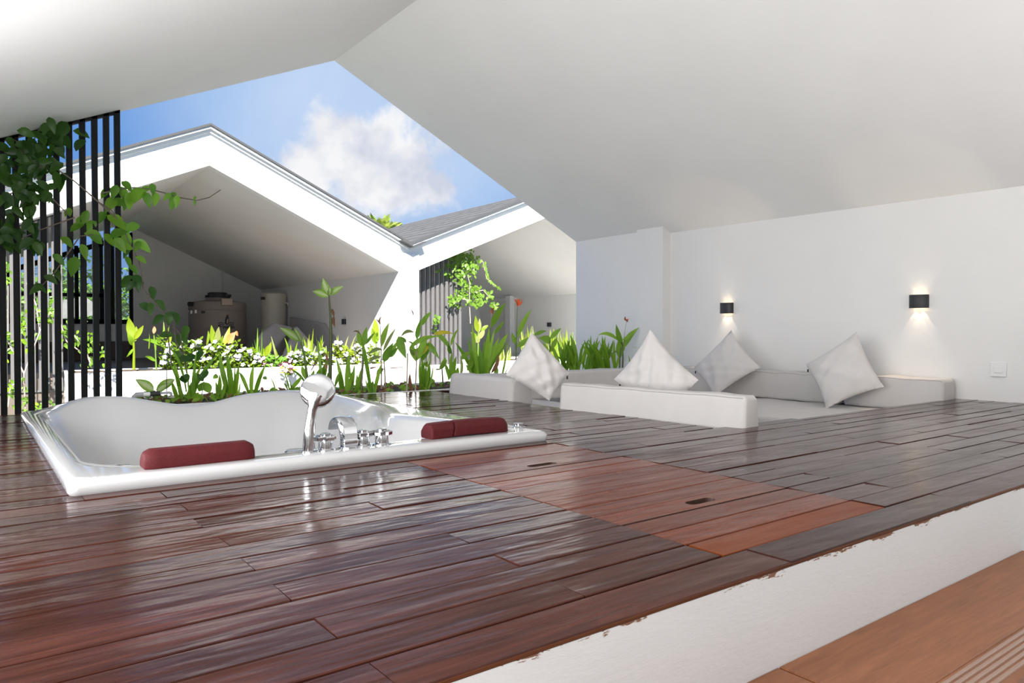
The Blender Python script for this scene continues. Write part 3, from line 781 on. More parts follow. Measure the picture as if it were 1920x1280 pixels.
# ------------------------------------------------------------------ wall lamps and switch
def wall_lamp(x, y, z, lab, facing=-1, lit=True, group='black up-and-down wall lamps'):
    t = thing('wall_lamp', (x, y, z), lab, 'lamp', group)
    w_, h_, d_ = .132, .100, .11
    prof = [(y - w_, x), (y + w_, x)] + [(y + w_*math.cos(a), x + facing*(.05 + (d_ - .05)*math.sin(a))) for a in np.linspace(0, math.pi, 13)]
    poly = [(b, a, z - h_) for a, b in prof]
    mb = MB()
    # shell wall
    n = len(prof); o = len(mb.v)
    mb.v += [(b, a, z - h_) for a, b in prof] + [(b, a, z + h_) for a, b in prof]
    mb.f += [(o + k, o + (k+1) % n, o + n + (k+1) % n, o + n + k) for k in range(n)]
    mb.build('lamp_body', 'black_lamp', t, autosmooth=.6)
    for sg in (1, -1): MB().extrude([(b, a, z + sg*(h_ - .035)) for a, b in prof], (0, 0, .008)).build('lamp_plate', 'black_lamp', t)
    for dy in (-.052, .052):
        for sg in (1, -1):
            MB().lathe((x + facing*.055, y + dy, z + sg*(h_ - .026) - .004), [(.024, 0), (.024, .008)], 14).build('lens', 'lamp_glow' if lit else 'pvc_grey', t)
            if lit:
                ld = bpy.data.lights.new('beam', 'SPOT'); ld.energy = 3.0 if sg < 0 else .75; ld.color = (1, .80, .58)
                ld.spot_size = math.radians(62 if sg < 0 else 70); ld.spot_blend = .06; ld.shadow_soft_size = .002
                ld.use_nodes = True; em = ld.node_tree.nodes['Emission']; lf_ = N(ld.node_tree, 'ShaderNodeLightFalloff', i={'Strength': 1.0}); ld.node_tree.links.new(lf_.outputs['Linear'], em.inputs['Strength'])
                lo = bpy.data.objects.new('beam', ld); C.objects.link(lo); lo.parent = t
                lo.location = (facing*.045*S, dy*S, sg*(h_ - .012)*S)
                lo.rotation_euler = (0, 0, 0) if sg < 0 else (math.pi, 0, 0)
    return t
m, nt_, b_ = new_mat('lamp_glow'); b_.inputs['Emission Color'].default_value = (1, .75, .42, 1); b_.inputs['Emission Strength'].default_value = 9
wall_lamp(XW, 5.09, 1.427, 'lit black wall lamp near the light switch')
wall_lamp(XW, 8.55, 1.408, 'lit black wall lamp near the corner pilaster')
sw = thing('light_switch', (XW, 4.03, .447), 'square white light switch plate low on the wall at right', 'switch')
sp_ = MB().box(XW - .025, XW, 3.932, 4.128, .345, .547).build('switch_plate', 'white_plastic', sw, bevel=.008, seg=2)
MB().box(XW - .034, XW - .022, 3.975, 4.085, .40, .492).build('rocker', 'white_plastic', sp_, bevel=.006, seg=2)

# ------------------------------------------------------------------ black screen at the left of the open gable
def screen(pos, y, fz, z0, wd, dp, mat, lab, group, rail=.05, name='slat_screen'):
    t = thing(name, (pos[0], y, z0), lab, 'screen', group)
    for x in pos:
        za, zb = fz(x - wd/2), fz(x + wd/2)
        MB().hexa([(x-wd/2,y,z0),(x+wd/2,y,z0),(x+wd/2,y+dp,z0),(x-wd/2,y+dp,z0),(x-wd/2,y,za),(x+wd/2,y,zb),(x+wd/2,y+dp,zb),(x-wd/2,y+dp,za)]).build('slat', mat, t, bevel=.004, seg=1)
    xa, xb = pos[0] - wd, pos[-1] + wd/2
    MB().hexa([(xa,y,fz(xa)-rail),(xb,y,fz(xb)-rail),(xb,y+dp,fz(xb)-rail),(xa,y+dp,fz(xa)-rail),(xa,y,fz(xa)),(xb,y,fz(xb)),(xb,y+dp,fz(xb)),(xa,y+dp,fz(xa))]).build('top_rail', mat, t)
    MB().box(xa, xb, y + .01, y + dp - .01, z0, z0 + rail).build('bottom_rail', mat, t)
    return t
YS = 12.50
ps = [ony(u, 500, YS).x for u in (5, 31.2, 57, 82.5, 108, 132.5, 157, 180, 202, 222.5)]
ps = [ps[0] - .167*k for k in range(8, 0, -1)] + ps
screen(ps, YS, lambda x: ceil_l(x) + .01, -.55, .077, .11, 'black_metal', 'tall black slatted screen at the left of the open gable, overgrown by a leafy vine', 'slatted screens under the gables')

# ------------------------------------------------------------------ neighbouring gabled houses across the courtyard
FY = 21.6
def house(x0, xp, x1, zv0, zp, zv1, fz_drop, y1, lab, scr_to, left_glazed, wall_r, ridge_back=None):
    h = thing('neighbour_house', (xp, FY, -1.5), lab, 'house', 'white gabled houses across the courtyard')
    ft = .30
    D = fz_drop
    # gable fascia band, one piece each side
    for (xa, za, xb, zb) in ((x0, zv0, xp, zp), (xp, zp, x1, zv1)):
        MB().hexa([(xa,FY,za-D),(xb,FY,zb-D),(xb,FY+ft,zb-D),(xa,FY+ft,za-D),(xa,FY,za),(xb,FY,zb),(xb,FY+ft,zb),(xa,FY+ft,za)]).build('gable_fascia', 'plaster_outside', h)
        for q, (dz0, dz1, yo, mt, nm) in enumerate(((-.10, -.012, .07, 'metal_trim', 'fascia_trim'), (-.012, .06, .15, 'metal_trim', 'fascia_trim'), (.06, .125, .19, 'shingle_edge', 'shingle_edge'))):
            MB().hexa([(xa,FY-yo,za+dz0),(xb,FY-yo,zb+dz0),(xb,FY+ft,zb+dz0),(xa,FY+ft,za+dz0),(xa,FY-yo,za+dz1),(xb,FY-yo,zb+dz1),(xb,FY+ft,zb+dz1),(xa,FY+ft,za+dz1)]).build(nm, mt, h)
        MB().hexa([(xa,FY+.05,za),(xb,FY+.05,zb),(xb,y1,zb),(xa,y1,za),(xa,FY+.05,za+.10),(xb,FY+.05,zb+.10),(xb,y1,zb+.10),(xa,y1,za+.10)]).build('roof', 'shingles', h)
        MB().hexa([(xa,FY+ft,za-D),(xb,FY+ft,zb-D),(xb,y1,zb-D),(xa,y1,za-D),(xa,FY+ft,za-D+.12),(xb,FY+ft,zb-D+.12),(xb,y1,zb-D+.12),(xa,y1,za-D+.12)]).build('ceiling', 'plaster', h)
    MB().box(x1 - .38, x1, FY + .01, y1, -1.5, zv1 - D + .25).build('wall', 'plaster', h)
    MB().box(x0, x0 + .35, FY + .01, y1, -1.5, zv0 - D + .25).build('wall', 'plaster', h)
    MB().box(x0 + .35, x1 - .38, FY + .6, y1, -1.5, -.25).build('floor', 'loft_floor' if left_glazed else 'loft_floor_pale', h)
    iz = lambda x: (zp - D) - ((zp - zv0)/(xp - x0))*(xp - x) if x < xp else (zp - D) - ((zp - zv1)/(x1 - xp))*(x - xp)
    xs = xp + .32 if left_glazed else x0 + .35
    pts = [(xs, y1 - .3, -1.5), (x1 - .3, y1 - .3, -1.5), (x1 - .3, y1 - .3, iz(x1 - .3))] + ([(xp, y1 - .3, iz(xp))] if xs < xp else []) + [(xs, y1 - .3, iz(xs))]
    MB().extrude(pts, (0, .3, 0)).build('back_wall', 'plaster', h)
    if left_glazed:
        MB().box(x0 + .35, xs, y1 - .3, y1, -1.5, 1.25).build('low_wall', 'plaster', h)
        yb = y1 - .35
        bars = [(x0 + .35, xs, 1.25, 1.45), (x0 + .35, 4.75, 2.40, 2.55)]
        for xa, xb, za, zb in bars: MB().box(xa, xb, yb, yb + .2, za, zb).build('window_bar', 'black_metal', h)
        for xv in (x0 + .45, 1.35, 2.55, 3.70, 4.62, 5.05, xs - .05):
            MB().box(xv - .07, xv + .07, yb, yb + .2, 1.25 if xv < 5.6 else -.4, iz(xv) - .28).build('window_bar', 'black_metal', h)
        MB().box(4.62, 5.05, yb + .02, yb + .2, 1.4, 2.75).build('window_panel', 'black_metal', h)
        xa, xb = x0 + .35, xs
        MB().hexa([(xa,yb,iz(xa)-.42),(xb,yb,iz(xb)-.42),(xb,yb+.2,iz(xb)-.42),(xa,yb+.2,iz(xa)-.42),(xa,yb,iz(xa)-.2),(xb,yb,iz(xb)-.2),(xb,yb+.2,iz(xb)-.2),(xa,yb+.2,iz(xa)-.2)]).build('window_bar', 'black_metal', h)
        for xa, xb in ((x0 + .5, 1.28), (1.42, 2.48), (2.62, 3.63), (3.77, 4.55), (5.12, xs - .12)):
            MB().hexa([(xa,yb+.08,1.4),(xb,yb+.08,1.4),(xb,yb+.1,1.4),(xa,yb+.1,1.4),(xa,yb+.08,iz(xa)-.3),(xb,yb+.08,iz(xb)-.3),(xb,yb+.1,iz(xb)-.3),(xa,yb+.1,iz(xa)-.3)]).build('window_pane', 'pane_glass', h)
    # front posts
    return h, iz
hA, izA = house(-.9, 5.50, 11.85, 3.78, 6.66, 3.78, 1.02, 36.0, 'white gabled house straight across the courtyard with an open storage loft', 2, True, 11.6)
hB, izB = house(11.85, 18.15, 23.75, 3.78, 6.36, 3.44, .92, 34.5, 'white gabled house at right across the courtyard with grey shingle roof showing', 14, False, 23.4)
# white post where the two gables meet, and its little drain shield
po = tag(MB().box(11.48, 12.22, FY - .05, FY + .5, -1.5, 3.55).build('gable_post', 'plaster_outside', bevel=.01, seg=1), 'white post at the valley between the two gabled houses', 'post')
dv = thing('valley_flashing', (11.85, FY - .2, 3.6), 'grey curved roof valley flashing above the white post', 'flashing')
MB().hexa([(11.45,FY-.35,3.92),(11.85,FY-.35,3.74),(11.85,FY+.3,3.74),(11.45,FY+.3,3.92),(11.45,FY-.35,3.96),(11.85,FY-.35,3.78),(11.85,FY+.3,3.78),(11.45,FY+.3,3.96)]).build('flashing_left', 'shingle_edge', dv)
MB().hexa([(11.85,FY-.35,3.74),(12.30,FY-.35,3.93),(12.30,FY+.3,3.93),(11.85,FY+.3,3.74),(11.85,FY-.35,3.78),(12.30,FY-.35,3.97),(12.30,FY+.3,3.97),(11.85,FY+.3,3.78)]).build('flashing_right', 'shingle_edge', dv)

# far doorway and pillar in the right-hand house
tag(MB().box(23.05, 23.36, 30.97, 31.40, -.25, izB(23.2)).build('wall_pillar', 'plaster'), 'white pillar on the far wall of the right-hand house, beside the white door', 'pillar')
dr = thing('far_door', (23.33, 31.9, -.25), 'pale door on the far wall of the right-hand house', 'door')
MB().box(23.26, 23.36, 31.45, 32.25, -.25, 2.32).build('door_leaf', 'door_paint', dr, bevel=.01, seg=1)
MB().box(23.30, 23.362, 31.41, 31.45, -.25, 2.36).build('door_frame', 'brown_panel', dr)
wall_lamp(23.37, 28.06, 1.255, 'small unlit black wall lamp in the right-hand house behind the leaves', lit=False)
wall_lamp(11.47, 25.93, 1.305, 'small unlit black wall lamp inside the storage loft', lit=False)

# screens of the neighbouring houses
screen([12.28 + .190*k for k in range(12)], FY + .75, lambda x: izB(x) + .02, -.6, .115, .10, 'grey_slat', 'grey slatted screen of the right-hand house, with a hanging vine', 'slatted screens under the gables')
screen([-.45 + .149*k for k in range(17)], FY + .55, lambda x: izA(x) + .02, -.6, .085, .10, 'grey_slat', 'grey slatted screen across the courtyard seen through the black slats', 'slatted screens under the gables')

# planters
def planter(x0, x1, y0, y1, zt, zb, wall, lab, zs):
    t = thing('planter_box', ((x0+x1)/2, (y0+y1)/2, zb), lab, 'planter')
    w_ = .14
    for q in ((x0, x1, y0, y0 + w_), (x0, x1, y1 - w_, y1), (x0, x0 + w_, y0 + w_, y1 - w_), (x1 - w_, x1, y0 + w_, y1 - w_)):
        MB().box(*q, zb, zt).build('planter_wall', wall, t, bevel=.01, seg=1)
    mb = MB(); nx, ny = 60, 8; r = random.Random(3)
    vs = [(x0 + w_ + (x1-x0-2*w_)*i/nx, y0 + w_ + (y1-y0-2*w_)*j/ny, zs + r.uniform(-.02, .03)) for j in range(ny+1) for i in range(nx+1)]
    mb.add(vs, [(j*(nx+1)+i, j*(nx+1)+i+1, (j+1)*(nx+1)+i+1, (j+1)*(nx+1)+i) for j in range(ny) for i in range(nx)])
    stuff(mb.build('soil', 'soil', t, smooth=True))
    return t
planter(1.75, 11.30, 10.40, 12.0, .0, -1.5, 'plaster', 'long planter sunk behind the deck, full of strappy green plants', -.035)
planter(2.0, 11.46, FY - .55, FY + 1.25, -.09, -1.5, 'plaster_outside', 'long sunlit white planter across the courtyard with white flowers', -.13)
planter(14.5, 23.3, FY - .55, FY + 1.25, -.12, -1.5, 'plaster_outside', 'sunlit white planter of the right-hand house with pale grassy plants', -.16)
for mb_ in ():
    pass

# clutter in the storage loft
tk = thing('water_tank', (8.7, 32.6, -.25), 'large grey-brown plastic water tank with a black lid in the storage loft', 'tank')
tc_ = Vector((8.60, 32.6, 0)); R_ = 1.16
MB().lathe((tc_.x, tc_.y, -.25), [(R_*.98, 0), (R_, .05), (R_, .6), (R_*1.015, .64), (R_, .68), (R_, 1.3), (R_*1.012, 1.34), (R_, 1.38), (R_, 1.95), (R_*.97, 2.05), (R_*1.0, 2.10), (R_*1.0, 2.30), (R_*.95, 2.42), (R_*.5, 2.50), (R_*.42, 2.52), (.46, 2.62)], 40).build('tank_body', 'tank_plastic', tk, autosmooth=.7)
MB().lathe((tc_.x, tc_.y, 2.37), [(.50, 0), (.50, .10), (.40, .12), (.40, .20), (.34, .23)], 24).build('tank_lid', 'tank_lid', tk, autosmooth=.6)
tl_ = [o for o in tk.children if o.name.startswith('tank_lid')][0]
for a in (-140, -95, -60, -20, 40):
    c = tc_ + Vector((math.cos(math.radians(a)), math.sin(math.radians(a)), 0))*.48
    MB().box(c.x - .06, c.x + .06, c.y - .06, c.y + .06, 2.40, 2.52).build('lid_clamp', 'tank_lid', tl_, bevel=.01, seg=1)
nrmT = (Vector((0, 0, 0)) - Vector((tc_.x, tc_.y, 0))).normalized()
def on_tank(u, v):    # point of the tank's shell under a sight line
    d = ray(u, v); a = d[0]**2 + d[1]**2; b = -2*(d[0]*tc_.x + d[1]*tc_.y); c = tc_.x**2 + tc_.y**2 - (R_*1.012)**2
    disc_ = max(0, b*b - 4*a*c); t = (-b - math.sqrt(disc_))/(2*a); return Vector((d[0]*t, d[1]*t, 1 + d[2]*t))
p = on_tank(425, 570)
MB().box(p.x - .22, p.x + .22, p.y - .1, p.y + .3, 2.02, 2.30).build('outlet_box', 'tank_light', tk, bevel=.02, seg=2)
p = on_tank(360, 570); MB().tube([p + Vector((.1, .1, 0)), p + Vector((-.12, -.06, 0))], .10, 12).build('inlet_cap', 'tank_lid', tk)
p = on_tank(381, 585); MB().box(p.x - .07, p.x + .07, p.y - .03, p.y + .05, p.z - .05, p.z + .05).build('level_port', 'tank_lid', tk)
for u, v in ((359, 585), (367, 584)):
    p = on_tank(u, v); MB().box(p.x - .035, p.x + .035, p.y - .02, p.y + .04, p.z - .07, p.z + .07).build('tank_sticker', 'white_plastic', tk)
def px_poly(name, pts, th=.012, mat='logo_ink'):
    ps_ = [on_tank(*q) for q in pts]
    mb = MB().extrude([p_ - nrmT*0 for p_ in ps_], nrmT*th)
    return mb.build(name, mat, tk)
Z5 = lambda u, v: (330 + u*330/1920, 530 + v*170/989)
def strip(name, pts, w_):
    up = [Z5(u, v - w_) for u, v in pts]; dn = [Z5(u, v + w_) for u, v in pts][::-1]
    mb = MB()
    n = len(pts)
    A = [on_tank(*q) + nrmT*.012 for q in up]; B = [on_tank(*q) + nrmT*.012 for q in dn[::-1]]
    mb.add(A + B, [(k, k+1, n+k+1, n+k) for k in range(n-1)]); return mb.build(name, 'logo_ink', tk)
for sx, (ua, ub) in enumerate(((460, 525), (575, 632))):
    for dv_ in (436, 456):
        strip('logo_wave', [(ua + (ub-ua)*k/10, dv_ + 6*math.sin(k*1.0 + sx)) for k in range(11)], 4)
pg = [(560,349),(574,352),(570,362),(576,385),(580,415),(576,440),(562,452),(556,462),(546,462),(550,450),(538,446),(528,450),(534,428),(536,400),(544,378),(552,362),(548,354)]
mb = MB(); mb.add([on_tank(*Z5(u, v)) + nrmT*.014 for u, v in pg], [tuple(range(len(pg)))]); mb.build('logo_bird', 'logo_ink', tk)
be = [(566,385),(572,410),(568,436),(556,446),(552,430),(556,405)]
mb = MB(); mb.add([on_tank(*Z5(u, v)) + nrmT*.026 for u, v in be], [tuple(range(len(be)))]); mb.build('logo_belly', 'tank_light', tk)
cu = bpy.data.curves.new('lettering', 'FONT'); cu.body = 'Penguin'; cu.size = .44*S; cu.extrude = .004; cu.offset = .006; cu.align_x = 'CENTER'
cu.materials.append(MATS['logo_ink'])
tx = bpy.data.objects.new('lettering', cu); C.objects.link(tx); tx.parent = tk
pc = on_tank(*Z5(548, 499)) + nrmT*.05
rightv = Vector((-nrmT.y, nrmT.x, 0)); upv = Vector((0, 0, 1))
mw = Matrix.Identity(4)
for r_ in range(3): mw[r_][0], mw[r_][1], mw[r_][2] = rightv[r_], upv[r_], nrmT[r_]
w0 = (on_tank(*Z5(632, 480)) - on_tank(*Z5(462, 480))).length * S
tx.matrix_local = Matrix.Translation((pc - parent_origin(tk)) * S) @ mw
bpy.context.view_layer.update()
k_ = w0 / max(1e-4, tx.dimensions.x)
tme = bpy.data.meshes.new_from_object(tx); tmx = tx.matrix_local @ Matrix.Scale(k_, 4); bpy.data.objects.remove(tx)
tx = bpy.data.objects.new('lettering', tme); C.objects.link(tx); tx.parent = tk; tx.matrix_local = tmx

wh = thing('water_heater', (10.95, 32.4, -.25), 'tall cream cylindrical water heater in the corner of the storage loft', 'heater')
MB().lathe((10.92, 32.3, -.25), [(.54, 0), (.54, 2.80), (.545, 2.83), (.50, 2.87), (.3, 2.93), (.05, 2.95)], 36).build('heater_shell', 'heater_cream', wh, autosmooth=.6)
p = ony(491, 559, 31.9); MB().box(p.x - .02, p.x + .12, p.y - .08, p.y + .1, p.z - .06, p.z + .06).build('valve', 'brown_panel', wh, bevel=.01, seg=1)
p = ony(538, 568, 31.9); MB().tube([p + Vector((-.12, .1, 0)), p + Vector((.05, 0, 0)), p + Vector((.05, 0, -.16))], .045, 8).build('pipe_tap', 'heater_cream', wh)
pp = ony(419, 505, 35.5); p2 = ony(419, 552, 35.5)
tag(MB().tube([(pp.x, 35.62, pp.z), (pp.x, 35.62, -.2)], .035, 8).build('wall_pipe', 'pvc_white'), 'thin pale vertical pipe on the loft wall above the brown tank', 'pipe')
pp = ony(461.5, 570, 35.5)
tag(MB().tube([(pp.x, 35.62, pp.z), (pp.x, 35.62, -.2)], .035, 8).build('wall_pipe', 'pvc_white'), 'thin pale vertical pipe on the loft wall right of the brown tank', 'pipe')
tag(MB().box(.2, 5.4, 33.7, 34.2, -.25, .52).build('wooden_bench', 'brown_panel', bevel=.02, seg=1), 'dark brown wooden bench under the black-framed loft window', 'bench')

def slab_quad(name, lab, cs, th, mat='grey_fabric', bev=.12):
    cs = [Vector(c) for c in cs]; n = (cs[1]-cs[0]).cross(cs[3]-cs[0]).normalized()
    mb = MB().hexa([c for c in cs] + [c + n*th for c in cs])
    ob = mb.build(name, mat, origin=sum(cs, Vector())/4, bevel=bev, seg=3, autosmooth=.9)
    return tag(ob, lab, 'cushion', 'stored grey cushions in the loft')
slab_quad('stored_cushion', 'long grey mattress leaning on the loft wall beside the cream heater', [onx(540,592,11.25), onx(572,594,11.25), onx(640,640,11.05), onx(632,700,10.7)][:1] + [onx(603,604,11.3), onx(636,655,11.2), onx(548,700,10.6)], .38)
slab_quad('stored_cushion', 'grey cushion propped in front of the cream heater', [ony(489,690,28.0), ony(486,628,28.4), ony(512,603,29.0), ony(552,612,28.6)], .30)
slab_quad('stored_cushion', 'grey cushion slanting across the stack, right of the propped one', [ony(520,690,27.0), ony(537,650,27.2), ony(556,608,27.6), ony(586,640,27.2)], .26)
slab_quad('stored_cushion', 'lowest grey cushion of the stack, half hidden by flowers', [ony(545,690,26.0), ony(560,655,26.2), ony(580,632,26.5), ony(618,672,26.2)], .26)

# ------------------------------------------------------------------ plants
def leaf_mesh(mb, b, t, w, bend=None, prof='lance', seg=6, face=None, fold=.18, tipw=0.0):
    b, t = Vector(b), Vector(t); ax = t - b
    ln = ax.length
    if ln < 1e-4: return mb
    d0 = ax / ln
    f = Vector(face) if face is not None else (Vector((0, 0, 1)) - (b + t)/2).normalized()
    side = d0.cross(f)
    if side.length < .05: side = d0.cross(Vector((1, 0, .2)))
    side.normalize(); nrm = side.cross(d0).normalized()
    bd = Vector(bend) if bend is not None else Vector((0, 0, 0))
    vs, uvs = [], []
    for k in range(seg + 1):
        s_ = k / seg
        c = b + ax*s_ + bd*(4*s_*(1-s_))
        if prof == 'strap': ww = w * min(1, .55 + s_*1.2) * (1 if s_ < .55 else max(.04, 1 - ((s_-.55)/.45)**1.8))
        elif prof == 'oval': ww = w * max(.03, math.sin(math.pi*min(1, max(0, s_))**.85))**.75
        elif prof == 'blade': ww = w * max(.05, (1 - s_**2.2)) * (.75 + .25*min(1, s_*4))
        else: ww = w * max(.03, math.sin(math.pi*(s_**.72)))**.9
        dn = nrm * (-fold * ww * .5)
        vs += [c + side*(-ww/2) - dn, c, c + side*(ww/2) - dn]; uvs += [(0, s_), (.5, s_), (1, s_)]
    fs = []
    for k in range(seg):
        for j in range(2):
            a = k*3 + j; fs.append((a, a+1, a+4, a+3))
    return mb.add(vs, fs, uvs)
def add_leaf(par, b, t, w, mat, name='leaf', **kw):
    return leaf_mesh(MB(), b, t, w, **kw).build(name, mat, par, smooth=True)
class Reg:
    def __init__(s, x0, y0, sc): s.a = (x0, y0, sc)
    def __call__(s, u, v): return s.a[0] + u/s.a[2], s.a[1] + v/s.a[2]
R2, R3, R4, R6 = Reg(240, 560, 6.4), Reg(480, 560, 6.4), Reg(680, 540, 5.818), Reg(880, 540, 5.333)
RT = Reg(400, 500, 4.0)
rp = random.Random(5)
def U_at(px_w, p):     # size in units of px_w pixels seen at point p
    return px_w * (Vector((0, 0, 1)) - Vector(p)).dot(Vector((RM[0][2], RM[1][2], RM[2][2]))) / FPX
def plant(name, lab, cat, reg, y, leaves, stems=(), group=None, base=None, dy=.12, zsoil=-.03):
    """leaves: (u0,v0,u1,v1,width,mat,prof[,arch]); stems: (points, radius px, mat)"""
    if base is None: base = (leaves[0][0], leaves[0][1])
    b0 = ony(*reg(*base), y)
    par = thing(name, (b0.x, y, zsoil), lab, cat, group)
    for pts, rad, mt in stems:
        q = [ony(*reg(u, v), y) for u, v in pts]
        if not hasattr(rad, '__len__'): rad = [rad]*len(q)
        MB().tube(q, [U_at(r_/reg.a[2], p_) for r_, p_ in zip(rad, q)], 7).build('stem', mt, par, smooth=True)
    for lf in leaves:
        u0, v0, u1, v1, w_, mt, pr = lf[:7]; arch = lf[7] if len(lf) > 7 else 0
        p = ony(*reg(u0, v0), y + (rp.uniform(-dy, dy)*.4)); q = ony(*reg(u1, v1), y + rp.uniform(-dy, dy)*1.6)
        wu = U_at(w_/reg.a[2], p)
        bd = Vector((rp.uniform(-.02, .02), rp.uniform(-.05, .05), U_at(arch/reg.a[2], p)))
        fc = (Vector((0, 0, 1)) - p).normalized() + Vector((rp.uniform(-.5, .5), rp.uniform(-.3, .3), rp.uniform(-.2, .5)))
        add_leaf(par, p, q, wu, mt, prof=pr, bend=bd, face=fc, seg=7 if arch else 6, fold=rp.uniform(.1, .4))
    return par
ST, BR, SPT = 'leaf_strap', 'leaf_broad', 'leaf_spotted'
YP = 11.0
GP = 'strappy clumps in the deck planter'
plant('spotted_plant', 'low variegated plant with two broad pale-centred leaves beside the pipe tap', 'plant', R2, 10.9,
      [(310,1110,88,968,118,SPT,'lance',10),(335,1100,560,965,110,SPT,'lance',20),(345,1110,520,1010,90,SPT,'lance'),(320,1150,180,1120,50,SPT,'lance'),(330,1150,400,1190,50,BR,'lance')],
      [([(325,1250),(315,1100)], 14, 'stem_green')], base=(325,1250))
plant('strap_plant', 'strappy green clump left of centre behind the tub, leaning stems crossing', 'plant', R2, YP,
      [(610,1250,520,980,52,ST,'strap'),(650,1250,545,745,52,ST,'strap',30),(700,1120,480,565,30,ST,'strap',70),(785,1150,826,600,52,ST,'blade'),(690,1230,890,770,46,ST,'strap'),(700,1250,1085,650,56,ST,'strap'),
       (640,1250,600,960,48,ST,'strap'),(740,1240,850,960,55,ST,'strap'),(740,1180,700,760,26,ST,'blade'),(670,1250,575,900,40,ST,'strap'),(720,1245,760,1000,50,ST,'strap'),(590,1250,640,1080,36,ST,'blade'),(680,1240,420,640,22,ST,'blade',60)], base=(660,1250), group=GP)
plant('pothos_plant', 'small heart-leaved plant creeping between the strappy clumps', 'plant', R2, 10.75,
      [(905,1000,850,1110,95,BR,'oval'),(910,1000,985,1130,110,BR,'oval'),(830,1130,850,1250,150,BR,'oval'),(905,990,830,900,70,'leaf_vine','oval'),(910,960,945,850,90,'leaf_vine','oval'),(1020,960,1060,900,60,BR,'oval'),(640,920,700,1010,80,'leaf_vine','oval'),(1000,1130,1020,1240,60,BR,'oval'),(690,900,730,980,70,'leaf_vine','oval')],
      [([(860,1250),(900,1080),(910,990)], 6, 'stem_green')], base=(860,1250))
plant('strap_plant', 'dense strappy clump rising behind the dip of the tub rim', 'plant', R2, YP,
      [(1230,1220,1095,640,58,ST,'strap'),(1240,1220,1180,670,66,ST,'strap',14),(1260,1220,1330,780,50,ST,'strap'),(1200,1220,1120,740,46,ST,'strap'),(1290,1220,1315,890,50,ST,'strap'),(1085,1230,1100,900,52,ST,'strap'),(1100,1230,1170,960,46,ST,'strap'),
       (1210,1220,1145,930,46,ST,'strap'),(1270,1220,1285,760,40,ST,'blade'),(1060,1230,1050,990,44,ST,'strap'),(1310,1220,1350,980,30,ST,'blade'),(1180,1220,1250,850,50,ST,'strap')], base=(1240,1230), group=GP)
plant('strap_plant', 'small open strappy clump with one bent leaf, right of the tub rim dip', 'plant', R2, YP,
      [(1470,1190,1335,880,44,ST,'strap',50),(1490,1190,1512,780,50,ST,'strap'),(1505,1190,1610,880,46,ST,'strap'),(1510,1180,1660,770,50,ST,'strap'),(1480,1190,1440,1010,24,ST,'blade'),(1500,1190,1400,1010,20,ST,'blade')], base=(1490,1195), group=GP)
plant('spotted_plant', 'variegated plant with one long spotted leaf leaning left, left of the tall cane', 'plant', R3, YP,
      [(525,505,288,345,92,SPT,'lance',18),(545,510,455,345,62,SPT,'lance'),(560,560,590,440,30,SPT,'lance'),(640,1000,550,800,62,ST,'strap'),(600,1020,420,850,34,ST,'strap',30),(620,1020,700,850,46,ST,'strap')],
      [([(630,1040),(605,880),(580,680),(540,520)], [18, 16, 14, 10], 'stem_green')], base=(630,1040))
plant('strap_plant', 'sparse strappy clump left of the hand shower, with a thin leaning stalk', 'plant', R3, YP,
      [(400,1100,325,850,22,ST,'blade'),(400,1100,560,920,50,ST,'strap'),(380,1100,330,1010,36,ST,'strap'),(420,1100,520,1060,40,BR,'strap'),(230,1120,145,900,18,ST,'blade'),(90,930,130,970,50,BR,'oval'),(440,1100,405,960,18,ST,'blade')], base=(400,1105), group=GP)
plant('strap_plant', 'strappy clump directly behind the shower head, with a reddish withered leaf', 'plant', R3, YP,
      [(800,1050,865,660,46,ST,'strap'),(780,1050,720,450,40,ST,'blade'),(760,1050,820,790,70,ST,'strap'),(720,1050,760,840,56,ST,'strap'),(660,860,755,655,16,'leaf_dry','blade'),(840,1050,860,880,44,ST,'strap'),(690,1050,640,900,44,ST,'strap'),(850,850,835,760,34,'leaf_dry','lance'),(850,760,815,630,30,'leaf_dry','lance')], base=(770,1060), group=GP)
plant('dumb_cane', 'tall bare cane topped by three spotted leaves, tallest plant behind the tub', 'plant', RT, 10.95,
      [(866,215,822,84,62,SPT,'lance'),(862,225,745,185,54,SPT,'lance',14),(872,212,976,146,48,SPT,'lance',6),(868,215,872,150,36,SPT,'lance'),(888,312,905,380,22,'leaf_dry','lance'),(905,370,915,455,26,'leaf_dry','lance')],
      [([(874,930),(878,700),(882,560),(880,400),(872,280),(868,210)], [15, 14, 13, 10, 7, 4], 'stem_cane')], base=(874,930))
plant('strap_plant', 'strappy clump with a drooping leaf just right of the tall cane', 'plant', R3, YP,
      [(1060,1150,960,700,46,ST,'strap'),(1080,1150,1115,660,54,ST,'strap'),(1050,1150,1010,870,60,ST,'strap'),(1020,880,940,1085,46,ST,'strap',30),(1150,1140,1185,790,44,ST,'strap'),(1180,1140,1130,640,34,ST,'blade'),(1200,1130,1265,830,40,ST,'strap'),(1100,1150,1150,870,44,ST,'strap'),(1220,1140,1215,900,44,ST,'strap'),(1040,1150,985,960,24,ST,'blade'),(1130,1150,1180,960,36,ST,'strap'),(1240,1130,1280,940,30,ST,'blade')], base=(1090,1150), group=GP)
plant('dumb_cane', 'dark-stemmed cane with upright green leaves between two strappy clumps', 'plant', R3, 10.8,
      [(1260,570,1228,366,60,BR,'lance'),(1290,570,1328,336,78,BR,'lance'),(1275,470,1160,400,24,'leaf_dry','lance',40),(1320,545,1432,398,36,BR,'lance'),(1330,580,1360,600,16,'leaf_dry','blade')],
      [([(1275,1140),(1262,1000),(1280,800),(1285,640),(1280,500)], [20, 17, 14, 12, 10], 'stem_cane')], base=(1275,1140))
